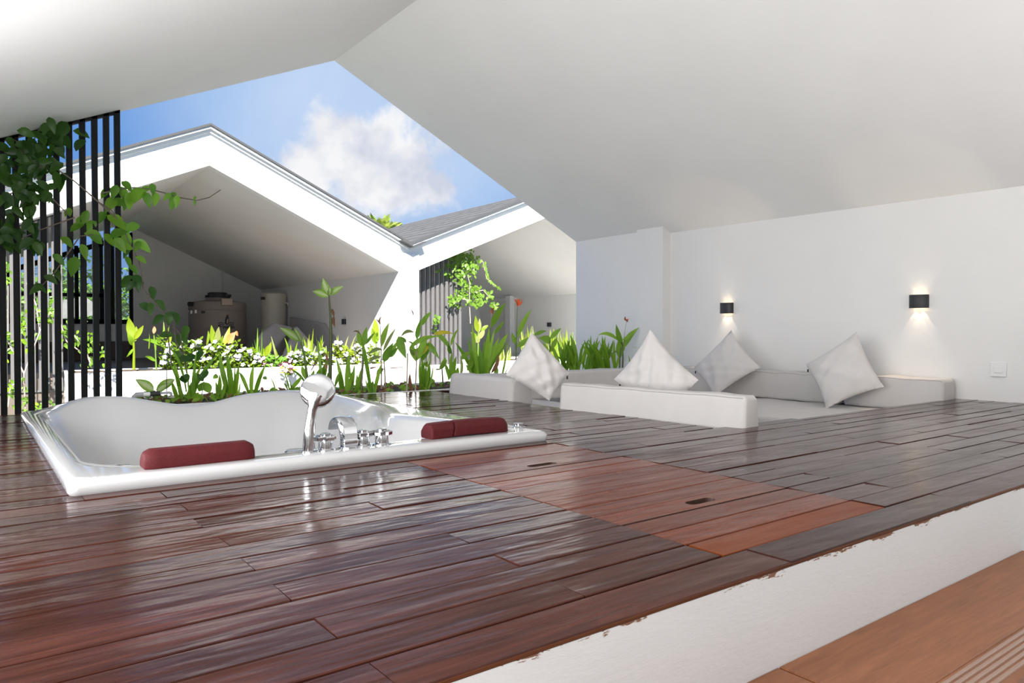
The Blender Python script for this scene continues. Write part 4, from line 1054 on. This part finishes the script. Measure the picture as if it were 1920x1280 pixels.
plant('strap_plant', 'small fan of narrow upright leaves at the deck edge, right of the dark cane', 'plant', R3, 10.55,
      [(1385,1160,1255,430,50,ST,'strap',20),(1380,1160,1308,925,24,ST,'blade'),(1410,1160,1505,770,46,ST,'strap'),(1420,1160,1485,945,26,ST,'blade'),(1395,1160,1400,980,50,ST,'strap'),(1400,1160,1340,990,28,ST,'blade'),(1375,1160,1370,960,40,ST,'blade'),(1420,1160,1440,990,36,ST,'blade')], base=(1400,1160), group=GP)
plant('heliconia_plant', 'leafy stalk plant with a dry flower head, left of the white post', 'plant', R4, 11.1,
      [(205,640,290,378,62,BR,'lance',8),(225,690,362,436,40,'leaf_olive','lance',10),(232,810,332,598,90,BR,'lance'),(280,740,378,578,50,BR,'lance'),(295,755,392,640,50,BR,'lance'),(70,800,215,750,44,'leaf_olive','lance',20),(60,720,220,680,44,'leaf_olive','lance',34),(150,940,230,880,60,'leaf_olive','lance',14),(80,880,170,860,20,'leaf_dry','lance'),(300,870,480,860,12,'leaf_dry','blade'),(190,400,135,335,18,'leaf_dry','lance'),(190,395,208,305,20,'leaf_dry','lance')],
      [([(205,1100),(205,850),(200,630),(192,400)], [9, 7, 5, 3], 'sprout_wood'), ([(248,1100),(240,900),(232,790)], [9, 8, 6], 'sprout_wood')], base=(215,1100))
plant('heliconia_plant', 'broad-leaved stalk plant in front of the white post, with drooping leaves', 'plant', R4, 10.55,
      [(470,600,396,520,30,BR,'lance'),(392,525,476,770,96,BR,'lance'),(590,560,636,335,56,BR,'lance'),(640,410,755,252,54,BR,'lance',10),(590,790,700,520,86,BR,'lance',10),(500,660,835,528,58,BR,'lance',40),(680,610,838,775,76,BR,'lance',40),(640,800,762,605,66,BR,'lance'),(560,480,414,535,46,'leaf_olive','lance',30),(565,640,480,580,26,'leaf_olive','lance',16),(560,750,490,660,30,'leaf_olive','lance',10),(560,660,600,720,60,BR,'lance'),(540,620,580,800,70,BR,'lance'),(640,735,740,565,44,'leaf_yellow','lance'),(770,505,988,497,48,'leaf_yellow','lance',18),(545,310,518,225,20,'leaf_dry','lance'),(545,1130,520,920,44,'leaf_dry','lance'),(690,800,720,860,50,'leaf_lime','oval')],
      [([(482,1140),(486,900),(490,710)], [9, 8, 7], 'sprout_wood'), ([(575,1130),(585,850),(592,600)], [9, 8, 7], 'sprout_wood'), ([(565,560),(545,420),(533,280)], [3, 3, 2], 'sprout_wood')], base=(540,1140))
gl = []
for k in range(24):
    u = rp.uniform(620, 720); gl.append((u, 1118, 560 + (u - 600)*1.9 + rp.uniform(-15, 25), rp.uniform(700, 900) if k % 3 else rp.uniform(650, 760), rp.uniform(16, 24), ST, 'blade', rp.uniform(-6, 12)))
plant('strap_plant', 'dense grassy clump of thin blades between the white post and the left bolster', 'plant', R4, 10.75, gl, base=(670,1118), group=GP)
plant('heliconia_plant', 'arching green leaf plant in front of the grey slats', 'plant', R4, 11.2,
      [(975,680,735,450,58,BR,'lance',46),(960,630,1045,432,34,BR,'lance'),(955,720,940,600,46,BR,'lance'),(840,890,900,745,60,BR,'lance'),(845,880,920,780,50,'leaf_lime','lance'),(800,890,860,880,24,'leaf_olive','blade')],
      [([(880,1090),(872,980),(865,860)], [9, 8, 6], 'bark'), ([(980,960),(978,820),(968,680)], [9, 8, 6], 'bark')], base=(880,1090))
plant('strap_plant', 'short green clump just left of the bolster corner', 'plant', R4, 10.9,
      [(945,990,895,810,38,ST,'strap'),(1000,990,1022,740,42,ST,'strap'),(1060,990,1065,730,34,'leaf_olive','strap'),(970,990,975,700,44,ST,'strap'),(1030,990,1040,860,44,ST,'strap'),(1090,780,1190,690,70,BR,'lance'),(1140,900,1180,720,66,'leaf_lime','lance'),(940,1000,910,900,30,ST,'strap')], base=(990,1000), group=GP)
plant('strap_plant', 'large fountain of strappy leaves behind the left bolster, the tallest such clump', 'plant', R4, YP,
      [(1240,1000,1010,592,36,ST,'strap',60),(1230,1000,1030,640,26,ST,'strap',50),(1265,1000,1195,395,52,ST,'strap'),(1235,1000,1148,530,40,ST,'strap'),(1320,1000,1380,428,56,ST,'strap',10),(1300,1000,1490,530,52,ST,'strap',20),(1320,1000,1588,490,76,ST,'strap',30),(1330,1000,1440,440,40,ST,'strap'),(1340,1000,1600,580,26,ST,'strap',40),(1290,1000,1330,560,50,ST,'strap'),(1300,1000,1270,620,50,ST,'strap'),(1330,1000,1395,640,50,ST,'strap'),(1270,1000,1230,640,44,ST,'strap'),(1250,1000,1180,700,44,ST,'strap'),(1220,1010,1120,830,26,ST,'strap',20),(1400,930,1480,720,46,'leaf_dry','lance'),(1420,1000,1450,830,50,ST,'strap'),(1510,1000,1585,560,26,'leaf_lime','blade'),(1530,1000,1620,780,12,ST,'blade')], base=(1300,1000), group=GP)
plant('heliconia_plant', 'stalk with one long yellow-green leaf and dried orange flower, right of the grey slats', 'plant', R4, 11.4,
      [(1395,440,1562,160,74,'leaf_lime','lance',10),(1440,500,1550,355,40,'leaf_lime','lance'),(1405,250,1440,215,22,'petal_dead','lance'),(1410,280,1395,205,26,'petal_dead','lance'),(1410,285,1425,215,30,'petal_orange','lance'),(1405,280,1380,245,18,'petal_dead','lance')],
      [([(1385,980),(1385,700),(1395,430)], [8, 8, 7], 'stem_green'), ([(1395,500),(1402,270)], [3, 2], 'sprout_wood')], base=(1385,980))
plant('lobster_claw_flower', 'orange flower on a tall thin stalk with one long green leaf', 'plant', R6, 11.2,
      [(475,500,620,208,52,BR,'lance',10),(468,560,425,445,54,BR,'lance'),(472,590,590,490,56,BR,'lance'),(640,470,772,428,40,BR,'lance',8),(480,590,560,540,40,BR,'lance',6),
       (482,185,458,105,20,'petal_orange','lance'),(482,185,470,95,22,'petal_orange','lance'),(484,185,500,98,26,'petal_orange','lance'),(484,180,522,100,22,'petal_orange','lance'),(484,150,440,112,12,'petal_orange','lance'),(486,170,515,140,18,'petal_orange','lance')],
      [([(465,860),(468,600),(476,380),(480,180)], [7, 6, 4, 3], 'stem_green')], base=(465,860))
plant('heliconia_plant', 'plant with two broad dark leaves just right of the leaning pillow', 'plant', R6, 11.2,
      [(815,545,690,498,76,BR,'lance',16),(805,510,918,400,48,BR,'lance',6),(820,600,880,490,50,BR,'lance'),(790,640,740,540,40,BR,'lance'),(820,640,850,520,40,'leaf_lime','lance')],
      [([(800,880),(805,700),(805,510)], [9, 8, 6], 'stem_green')], base=(800,880))
ml = []
for k in range(64):
    u = rp.uniform(900, 1460); hgt = rp.choice([rp.uniform(450, 560), rp.uniform(520, 660)])
    ml.append((u, 830, u + rp.uniform(-130, 130), hgt + (30 if u < 1000 else 0), rp.uniform(26, 44), ST if rp.random() < .8 else BR, rp.choice(['strap', 'blade', 'lance', 'lance']), rp.uniform(-10, 50)))
for q in range(3):
    part = [l for i, l in enumerate(ml) if q*187 + 900 <= l[0] < (q+1)*187 + 900]
    plant('strap_plant', ['green strappy clump behind the long bolster, next to the broad dark leaves', 'green strappy clump at the middle of the long bolster', 'green strappy clump at the right part of the long bolster'][q], 'plant', R6, 11.0, part, base=(990 + q*187, 830), group=GP)
plant('heliconia_plant', 'upright stalk plant with pointed leaves and a dry flower against the white pilaster', 'plant', R6, 10.62,
      [(1530,580,1468,362,54,BR,'lance',6),(1540,600,1698,393,62,BR,'lance',12),(1500,530,1288,470,44,BR,'lance',40),(1510,700,1500,500,74,BR,'lance'),(1530,520,1612,465,40,BR,'lance'),(1535,640,1570,540,50,BR,'lance'),(1490,640,1380,700,20,'leaf_olive','blade',30),(1572,330,1562,280,20,'petal_dead','lance'),(1575,335,1605,305,20,'petal_orange','lance'),(1574,336,1590,315,24,'petal_dead','lance')],
      [([(1500,860),(1505,700),(1525,540)], [9, 8, 6], 'stem_cane'), ([(1530,860),(1535,700),(1530,540)], [9, 8, 6], 'stem_cane'), ([(1540,560),(1555,430),(1572,330)], [3, 2, 2], 'sprout_wood')], base=(1515,860))
plant('strap_plant', 'few thin blades peeping out left of the tall pillow', 'plant', R6, 10.8,
      [(1660,860,1630,630,30,ST,'blade'),(1640,860,1590,660,24,ST,'blade'),(1750,640,1722,498,34,BR,'lance'),(1770,640,1620,588,10,ST,'blade',12),(1680,860,1650,700,30,ST,'blade')], base=(1660,860), group=GP)
# leaf litter sprouting along the planter's lip
def ground_cover(name, lab, x0, x1, y0, y1, z, n, size, mat, seed, cat='ground cover'):
    mb = MB(); r = random.Random(seed)
    for _ in range(n):
        p = Vector((r.uniform(x0, x1), r.uniform(y0, y1), z + r.uniform(0, .06))); a = r.uniform(0, 6.28)
        leaf_mesh(mb, p, p + Vector((math.cos(a), math.sin(a), r.uniform(.1, .9)))*size*r.uniform(.5, 1.2), size*.7, prof='oval', seg=3, face=(r.uniform(-.5,.5), -.6, .8))
    o = mb.build(name, mat, origin=((x0+x1)/2, (y0+y1)/2, z)); tag(o, lab, cat); return stuff(o)
ground_cover('seedlings', 'small green seedlings sprouting on the planter soil', 1.9, 8, 10.5, 11.7, -.04, 260, .10, 'leaf_broad', 1)
ground_cover('leaf_litter', 'brown dry leaf litter on the planter soil', 1.9, 11, 10.5, 11.8, -.05, 500, .09, 'leaf_dry', 2, 'litter')

# irrigation pipe and dripper stake
pipe = thing('irrigation_pipe', ony(*R2(200,1150), 10.62), 'grey elbowed irrigation pipe with a black coupling beside the low spotted plant', 'pipe')
def P2(u, v, y=10.62): return ony(*R2(u, v), y)
rr = lambda w_: U_at(w_/6.4, P2(200, 1150))
MB().tube([P2(70,1230), P2(75,1175), P2(100,1150), P2(180,1148)], [rr(30)]*4, 12).build('elbow', 'pvc_grey', pipe, smooth=True)
MB().tube([P2(178,1146), P2(265,1142)], rr(25), 12).build('pipe_length', 'pvc_white', pipe, smooth=True)
MB().tube([P2(262,1142), P2(380,1134)], rr(30), 12).build('coupling', 'rubber_black', pipe, smooth=True)
MB().tube([P2(378,1132), P2(500,1125), P2(515,1130), P2(520,1160)], [rr(15), rr(15), rr(17), rr(15)], 10).build('spout', 'pvc_grey', pipe, smooth=True)
st_ = tag(MB().tube([P2(470,1260), P2(463,1000), P2(468,700), P2(480,545)], [rr(6), rr(5), rr(4), rr(3)], 6).build('wire_stake', 'rubber_black', origin=P2(470,1260)), 'thin black wire stake standing behind the tub beside the pipe tap', 'stake')

# ---- flowering bushes and bright plants of the sunlit planter
def blossom_mesh(mat):
    mb = MB()
    for k in range(5):
        a = k*2*math.pi/5
        leaf_mesh(mb, (0, 0, 0), (math.cos(a)*.068, math.sin(a)*.068, .012), .062, prof='oval', seg=3, face=(0, 0, 1), fold=.05)
    o = mb.build('blossom', mat); me = o.data; bpy.data.objects.remove(o); return me
BL = {m_: blossom_mesh(m_) for m_ in ('petal_white', 'petal_pink')}
def bush(lab, reg, y, box, n_leaf, n_fl, petal, seed, leafmat='leaf_bush', size=.13):
    r = random.Random(seed); u0, v0, u1, v1 = box
    c = ony(*reg((u0+u1)/2, v1), y)
    par = thing('flowering_bush', (c.x, y, -.13), lab, 'bush', 'flowering bushes across the courtyard')
    mb = MB(); tops = lambda u: v0 + (v1 - v0)*.28*(math.sin(u*.013 + seed)**2)
    for _ in range(n_leaf):
        u = r.uniform(u0, u1); v = r.uniform(tops(u), v1 + 10); p = ony(*reg(u, v), y + r.uniform(-.35, .35))
        a = r.uniform(0, 6.28); d = Vector((math.cos(a), math.sin(a)*.8, r.uniform(-.2, .9)))*size*r.uniform(.6, 1.2)
        leaf_mesh(mb, p, p + d, size*.55, prof='oval', seg=3, face=(r.uniform(-.6,.6), -.7, r.uniform(.2, 1)))
    for _ in range(14):
        u = r.uniform(u0 + (u1-u0)*.1, u1 - (u1-u0)*.1); a_ = ony(*reg(u, v1 + 15), y); b_ = ony(*reg(u + r.uniform(-40, 40), tops(u) + 30), y)
        mb.tube([a_, b_], .012, 4)
    stuff(mb.build('foliage', leafmat, par))
    for k in range(n_fl):
        u = r.uniform(u0, u1); v = tops(u) + (v1 - tops(u))*r.random()**1.3*.9 - 8; p = ony(*reg(u, v), y - r.uniform(.1, .42))
        ob = bpy.data.objects.new('blossom', BL[petal]); C.objects.link(ob); ob.parent = par
        fc = (Vector((-.3, -.75, .65)) + Vector((r.uniform(-.5, .5), r.uniform(-.3, .3), r.uniform(-.4, .4)))).normalized()
        ob.matrix_local = Matrix.Translation((p - Vector(par['_o']))*S) @ fc.to_track_quat('Z', 'Y').to_matrix().to_4x4() @ Matrix.Scale(r.uniform(.8, 1.25), 4)
        ob['_o'] = tuple(p)
    return par
YN = 21.75
bush('white-flowered bush with yellow-green leaves in front of the brown tank', R2, YN, (380,470,880,830), 420, 26, 'petal_white', 1)
bush('white-flowered bush with yellow-green leaves at the right foot of the brown tank', R2, YN, (800,500,1400,830), 460, 34, 'petal_white', 2)
bush('low white-flowered bush right of the brown tank', R2, YN, (1280,590,1600,840), 220, 18, 'petal_white', 3)
bush('small pink-flowered bush below the stored grey cushions', R3, YN, (60,680,480,830), 240, 16, 'petal_pink', 4, 'leaf_broad')
bush('white-flowered bush left of the tall cane', R3, YN, (380,600,860,820), 330, 32, 'petal_white', 5)
bush('white-flowered bush right of the tall cane', R3, YN, (900,520,1300,900), 420, 40, 'petal_white', 6)
bush('white-flowered bush beside the white post', R3, YN, (1260,560,1520,900), 260, 20, 'petal_white', 7)
bush('trailing pink-flowered sprigs over the sunlit planter wall', R3, FY - .62, (330,800,460,900), 50, 7, 'petal_pink', 8, 'leaf_bush')
LM, BRT = 'leaf_lime', 'leaf_bright'
GN = 'bright plants in the courtyard planters'
plant('spotted_plant', 'sunlit yellow-green leaf plant at the foot of the loft wall, left end', 'plant', R2, YN, [(65,470,10,225,100,BRT,'lance',6),(72,490,185,318,62,BRT,'lance',8),(50,560,-10,400,70,LM,'lance'),(70,520,100,330,80,BRT,'lance'),(60,600,-20,700,30,LM,'lance')], [([(70,850),(72,650),(66,440)], [18, 14, 10], 'leaf_bright')], base=(70,850), zsoil=-.13)
plant('ti_plant', 'sunlit leafy plant before the tank with one orange leaf', 'plant', R2, YN, [(1030,570,1000,315,80,BRT,'lance'),(1085,520,1090,335,70,'leaf_cream','lance'),(1150,565,1222,335,66,BRT,'lance'),(940,570,960,380,30,BRT,'lance',20),(1200,540,1288,400,90,'leaf_orange','lance',12),(1275,410,1322,425,60,'leaf_orange','lance'),(1060,570,1045,400,66,BRT,'lance'),(1110,570,1140,440,50,LM,'lance')], [([(1100,850),(1095,560)], [12, 9], 'stem_green')], base=(1100,850), zsoil=-.13)
plant('spotted_plant', 'sunlit slender plant with a pale dry flower near the left end of the far planter', 'plant', R2, YN, [(420,470,424,272,28,BRT,'blade'),(450,470,495,325,30,BRT,'blade'),(390,560,175,490,46,LM,'lance',20),(330,750,200,690,40,LM,'lance',14),(460,560,520,420,50,BRT,'lance'),(330,620,300,380,26,LM,'blade'),(310,420,316,330,44,'petal_dead','oval'),(250,600,255,410,14,LM,'blade'),(380,560,345,450,40,LM,'lance')], [([(340,850),(330,640),(312,400)], [12, 8, 4], 'stem_green')], base=(340,850), zsoil=-.13)
def grass(lab, reg, y, tips, base, w_=22, mats=(BRT, LM, 'leaf_cream'), name='grass_clump'):
    lv = []
    for k, (u, v) in enumerate(tips): lv.append((base[0] + rp.uniform(-30, 30) + (u - base[0])*.45, base[1], u, v, w_*rp.uniform(.8, 1.3), mats[k % len(mats)], 'blade', rp.uniform(0, 20)))
    return plant(name, lab, 'plant', reg, y, lv, base=base, group=GN, zsoil=-.13)
grass('thin upright sunlit grass blades left of the stored cushions', R3, YN, [(20,345),(70,360),(70,500),(30,470),(-20,480),(0,560),(-40,540),(45,560)], (20,820), 18, (LM, 'leaf_sunny', LM))
plant('spotted_plant', 'small sunlit yellow plant in front of the grey cushions', 'plant', R3, YN, [(112,690,182,515,62,BRT,'lance'),(110,690,78,580,66,BRT,'lance'),(112,660,140,560,60,BRT,'lance')], [([(112,820),(112,680)], [8, 6], 'stem_green')], base=(112,820), zsoil=-.13)
grass('arching cream grass blades before the grey cushions', R3, YN, [(180,448),(190,540),(165,660)], (275,720), 24, ('leaf_cream', BRT))
grass('two arching green blades before the grey cushions', R3, YN, [(340,462),(415,545),(500,512)], (400,700), 26, (LM, BRT))
grass('tuft of tall sunlit blades left of the tall cane', R3, YN, [(570,455),(600,520),(622,470),(690,355),(690,425),(650,500),(640,420),(720,560),(560,560)], (640,720), 26)
grass('tuft of sunlit blades just left of the cane stem', R3, YN, [(770,450),(800,430),(815,510),(745,500),(840,560)], (790,700), 26)
grass('pale blades behind the white flowers right of the tall cane', R3, YN, [(965,450),(985,430),(1030,540),(1110,445),(940,540),(1180,470),(1205,430)], (1030,700), 26, ('leaf_cream', BRT, BRT))
plant('ti_plant', 'lime-yellow ruffled plant beside the dry stalk, left of the white post', 'plant', R4, YN, [(140,500,130,335,70,BRT,'lance'),(150,600,100,430,66,BRT,'lance'),(150,610,180,440,60,LM,'lance'),(140,610,120,520,80,BRT,'oval'),(140,560,175,560,60,LM,'lance')], [([(150,800),(148,560)], [9, 7], 'stem_green')], base=(150,800), zsoil=-.13)
YQ = 21.7
plant('spotted_plant', 'sunlit pale spotted plant at the right edge of the grey slats', 'plant', R4, YQ, [(1255,480,1230,300,56,BRT,'lance'),(1265,490,1275,330,50,'leaf_cream','lance'),(1290,470,1370,405,46,BRT,'lance',10),(1260,560,1330,460,60,'leaf_cream','lance',10),(1250,560,1180,480,46,LM,'lance',10),(1260,600,1240,520,60,'leaf_cream','oval')], [([(1260,830),(1260,480)], [10, 8], 'stem_green')], base=(1260,830), zsoil=-.16)
for q, (ua, ub, vt, nm) in enumerate(((500, 660, 350, 'glowing yellow-green grassy tuft behind the leaning pillow'), (760, 920, 400, 'glowing yellow-green grassy tuft beside the far unlit lamp'), (900, 1085, 385, 'glowing yellow-green grassy tuft against the wall corner'), (240, 420, 560, 'pale sunlit tuft behind the fountain of strappy leaves'))):
    tips = [(rp.uniform(ua, ub), vt + rp.uniform(0, 210)) for _ in range(26)]
    grass(nm, R6, YQ, tips, ((ua+ub)/2, 800), 26, (BRT, 'leaf_cream', BRT, LM))
# ------------------------------------------------------------------ vines
def vine(name, lab, y, reg, stems, leaf_pts, mat, size, seed, group=None, yj=.12, stemmat='bark', cat='vine', kindstuff=False, hang=.75, srad=1.4, bright=0):
    r = random.Random(seed)
    b = ony(*reg(*stems[0][0]), y)
    par = thing(name, b, lab, cat, group)
    for s_ in stems:
        q = [ony(*reg(u, v), y + r.uniform(-yj, yj)*.25) for u, v in s_]
        MB().tube(q, [U_at(srad, p_)*(1 - .5*k/len(q)) for k, p_ in enumerate(q)], 6).build('stem', stemmat, par, smooth=True)
    allmb = MB()
    for nl, lp in enumerate(leaf_pts):
        u, v = lp[:2]; sz = size*(lp[2] if len(lp) > 2 else r.uniform(.75, 1.15))
        c = ony(*reg(u, v), y + r.uniform(-yj, yj))
        yy = y
        while name == 'climbing_vine' and y < 13 and c.z > ceil_l(c.x) - .14 and yy > 10.5: yy -= .12; c = ony(*reg(u, v), yy)
        a = r.gauss(-math.pi/2, .75)
        d = Vector((math.cos(a)*.9, r.uniform(-.25, .25), math.sin(a) if r.random() < hang else abs(math.sin(a))*.5)).normalized()
        ln = U_at(sz, c)
        fc = (Vector((0, 0, 1)) - c).normalized() + Vector((r.uniform(-.7, .7), r.uniform(-.3, .3), r.uniform(-.3, .7)))
        bd = Vector((0, r.uniform(-.1, .1), .12))*ln
        mt = mat if isinstance(mat, str) else r.choice(mat)
        if nl < bright: mt = 'leaf_vine_backlit'
        if kindstuff: leaf_mesh(allmb, c - d*ln*.5, c + d*ln*.5, ln*.62, prof='oval', seg=3, face=fc, bend=bd)
        else: add_leaf(par, c - d*ln*.5, c + d*ln*.5, ln*r.uniform(.46, .6), mt, prof='oval', seg=5, face=fc, bend=bd, fold=.25)
    if kindstuff: stuff(allmb.build('foliage', mat if isinstance(mat, str) else mat[0], par, smooth=True))
    return par
def near(stem_pts, n, spread, r):
    o = []
    for _ in range(n):
        k = r.randrange(len(stem_pts)-1); t = r.random(); a, b = stem_pts[k], stem_pts[k+1]
        o.append((a[0] + (b[0]-a[0])*t + r.gauss(0, spread), a[1] + (b[1]-a[1])*t + r.gauss(0, spread)))
    return o
Z1, Z2 = Reg(0, 200, 4.0), Reg(0, 500, 4.0)
rv = random.Random(17)
YV = 12.40
lv = [(800,650,1.1),(860,640,1),(920,655,1),(950,600,.9),(1030,680,1.5),(1090,625,.9),(1105,700,1.1),(1145,620,.8),(1165,695,1),(1255,680,.7),(1295,680,.8),(1325,715,.9),(1292,742,.7),(1460,688,.35),(1462,722,.35),(830,740,1.2),(880,725,1),(940,720,1.1),(972,710,1.2),(870,870,1.4),(940,910,1),(990,915,1.1),(700,970,1.1),(500,1020,1),(440,1150,1),(550,1200,1.4),(630,1090,1.1),(640,830,1),(580,910,1),(760,840,1.1),(820,1000,1),(930,1060,1.1),(950,1000,1),(1062,1050,1.3),(1030,1050,.9),(960,1170,1),(1000,1222,.8),(1055,1150,.8),(600,870,.9),(680,900,1),(720,1000,.9),(520,790,.6),(500,800,.5),(890,960,1.2),(900,1040,1.2),(950,1085,1.1)]
lv += [(u, v - 1200 + 1200, .85) for u, v in ()]
z2l = [(380,100),(430,65),(270,180),(300,165),(950,100),(950,140),(980,150),(1030,100),(1035,140),(1130,320),(1090,310),(1190,400),(1140,200),(1200,290),(1290,370),(1320,390),(1262,390),(1250,520),(1390,490),(1335,560),(1380,540),(1380,700),(1432,690),(1340,680),(1490,670)]
lv += [(u, v + 1200, .95) for u, v in z2l]
for _ in range(128):
    u = rv.triangular(-20, 500, 230); t0 = 250 - u*.28; v = rv.uniform(t0 - 10, t0 + 620 if u < 330 else t0 + 560)
    lv.append((u, v))
for _ in range(28): lv.append((rv.uniform(-20, 320), rv.uniform(860, 1080)))
for _ in range(10): lv.append((rv.uniform(380, 620), rv.uniform(160, 420)))
st = [[(1290,1960),(1250,1640),(1220,1530),(1075,1370),(1060,1240),(1040,1150),(960,1000),(905,860),(830,770),(700,690)],
      [(760,650),(900,618),(1010,606),(1130,620),(1250,650),(1350,682),(1480,702),(1570,680),(1655,623)],
      [(900,860),(700,680),(560,560),(430,470),(330,400),(250,330),(90,240)], [(560,830),(420,880),(300,925),(130,1000)], [(700,960),(600,970),(420,1230),(270,1390)], [(250,330),(260,240),(300,150)],
      [(1400,2000),(1350,1700),(1290,1640)], [(1300,1620),(1320,1760),(1400,1930)], [(-20,700),(150,620),(330,420)], [(60,240),(200,420),(330,620),(520,820)]]
vine('climbing_vine', 'leafy dark green vine overgrowing the near black slats with one shoot reaching right', YV, Z1, st, lv, 'leaf_vine', 28, 31, bright=45, stemmat='bark')
# sunlit climber seen between the slats
ls = []
for (cx, cy, rx, ry, n) in ((60,80,20,120,10),(60,530,25,90,12),(180,460,35,160,26),(370,320,45,100,22),(300,360,30,60,8),(540,530,110,110,40),(690,640,70,120,30),(780,650,30,60,8),(90,940,40,110,20),(190,950,30,110,18),(290,1040,40,40,8),(395,1045,30,30,8),(250,560,60,60,12),(120,620,40,60,8)):
    for _ in range(n): ls.append((rv.gauss(cx, rx*.6), rv.gauss(cy, ry*.6)))
vine('climbing_vine', 'sunlit light green climber across the courtyard, seen between the black slats', 20.6, Z2, [[(190,1060),(180,800),(300,480),(420,300)],[(180,800),(60,560),(60,120)],[(420,330),(500,560),(690,700)],[(60,1050),(80,900),(190,820)],[(300,480),(270,280),(200,120)],[(690,760),(640,620),(520,470)]], ls, ['leaf_sunny', 'leaf_sunny', 'leaf_lime'], 10, 41, stemmat='sprout_wood', yj=.2)
Z4 = Reg(640, 400, 3.2)
lr = []
for (cx, cy, rx, ry, n) in ((720,320,90,80,130),(700,260,60,40,50),(790,300,50,60,50),(680,530,45,30,34),(740,500,50,30,24),(810,520,55,50,70),(790,460,40,30,24),(740,420,50,50,40),(570,645,26,26,18),(890,500,30,30,16),(915,560,20,24,14)):
    for _ in range(n): lr.append((rv.gauss(cx, rx*.55), rv.gauss(cy, ry*.55)))
lr += [(862 + k*2, 305 + k*11) for k in range(9)] + [(880 + k*9, 400 + k*7) for k in range(9)]
vine('climbing_vine', 'light green vine hanging over the grey slatted screen of the right-hand house', FY + .55, Z4, [[(775,660),(768,540),(770,420),(740,300)],[(770,520),(700,510),(640,545)],[(768,480),(850,460),(900,520),(930,570)],[(790,270),(850,290),(870,390),(950,455)]], lr, 'leaf_sunny', 8.5, 51, kindstuff=True, stemmat='sprout_wood', yj=.2, srad=.9)

# ------------------------------------------------------------------ beyond the houses
def tree(lab, name, base, trunk_h, crown_c, crown_r, n, size, seed, mat='leaf_tree'):
    r = random.Random(seed); par = thing(name, base, lab, 'tree', 'trees beyond the houses')
    b = Vector(base); cc = Vector(crown_c)
    MB().tube([b, b.lerp(cc, .5) + Vector((.2, 0, 0)), cc], [.5, .38, .15], 8).build('trunk', 'bark', par, smooth=True)
    mb = MB()
    blobs = [(cc + Vector((r.gauss(0, .45)*crown_r[0], r.gauss(0, .45)*crown_r[1], r.gauss(0, .4)*crown_r[2])), r.uniform(.3, .55)) for _ in range(16)]
    for _ in range(n):
        c, q = r.choice(blobs); d = Vector((r.gauss(0, 1), r.gauss(0, 1), r.gauss(0, 1))).normalized()
        p = c + Vector((d.x*crown_r[0], d.y*crown_r[1], d.z*crown_r[2]))*q
        a = Vector((r.gauss(0, 1), r.gauss(0, 1), r.gauss(-.3, .8))).normalized()
        leaf_mesh(mb, p, p + a*size*r.uniform(.6, 1.3), size*.5, prof='oval', seg=2, face=d + Vector((0, 0, .4)))
    stuff(mb.build('foliage', mat, par)); return par
tree('broad green tree behind the left panes of the loft window', 'leafy_tree', (.5, 55, -7), 6, (.8, 55, 2.0), (4.6, 2.5, 4.6), 5600, .6, 1)
tree('green tree behind the middle panes of the loft window', 'leafy_tree', (7.6, 70, -7), 6, (9.0, 70, 3.0), (4.6, 2.5, 4.4), 5200, .6, 2)
tree('yellow-green treetop above the roof at the far left', 'leafy_tree', (1.0, 44, -7), 9, (.6, 44, 8.3), (1.5, 1.5, 1.2), 900, .45, 3, 'leaf_palm')
dh = thing('distant_house', (5.2, 46, -7), 'far house with a grey tiled roof seen through the loft window', 'house')
pr_ = [ony(u, v, 46) for u, v in ((120, 562), (160, 556), (205, 588), (205, 598), (110, 598))]
MB().extrude([pr_[0], pr_[1], pr_[2], pr_[4]], (0, 5, 0)).build('roof', 'tile_roof', dh)
MB().box(pr_[4].x, pr_[2].x - .2, 46.3, 50, -7, pr_[4].z).build('wall', 'plaster_outside', dh)
pm = thing('palm_tree', (14.5, 40, -7), 'palm crown peeping over the roof valley', 'tree')
pt = ony(715, 441, 40)
MB().tube([(pt.x, 40, -7), (pt.x, 40, pt.z - .3)], [.35, .28], 10).build('trunk', 'bark', pm, smooth=True)
for k in range(22):
    a = 2*math.pi*k/22 + rv.uniform(-.1, .1); el = rv.uniform(.25, 1.2)
    d = Vector((math.cos(a)*math.cos(el), math.sin(a)*math.cos(el), math.sin(el)))
    q = Vector((pt.x, 40, pt.z - .3)); t_ = q + d*1.35
    mb = MB()
    for s_ in range(9):
        f_ = .2 + .8*s_/9; c = q.lerp(t_, f_) + Vector((0, 0, .35*math.sin(f_*2.2)))
        sd = d.cross(Vector((0, 0, 1))).normalized()
        for sg in (-1, 1): leaf_mesh(mb, c, c + (sd*sg*.5 + d*.42)*(.9 - .4*f_), .10, prof='blade', seg=2)
    mb.build('frond', 'leaf_palm', pm)
for o in bpy.data.objects:
    if '_o' in o: del o['_o']
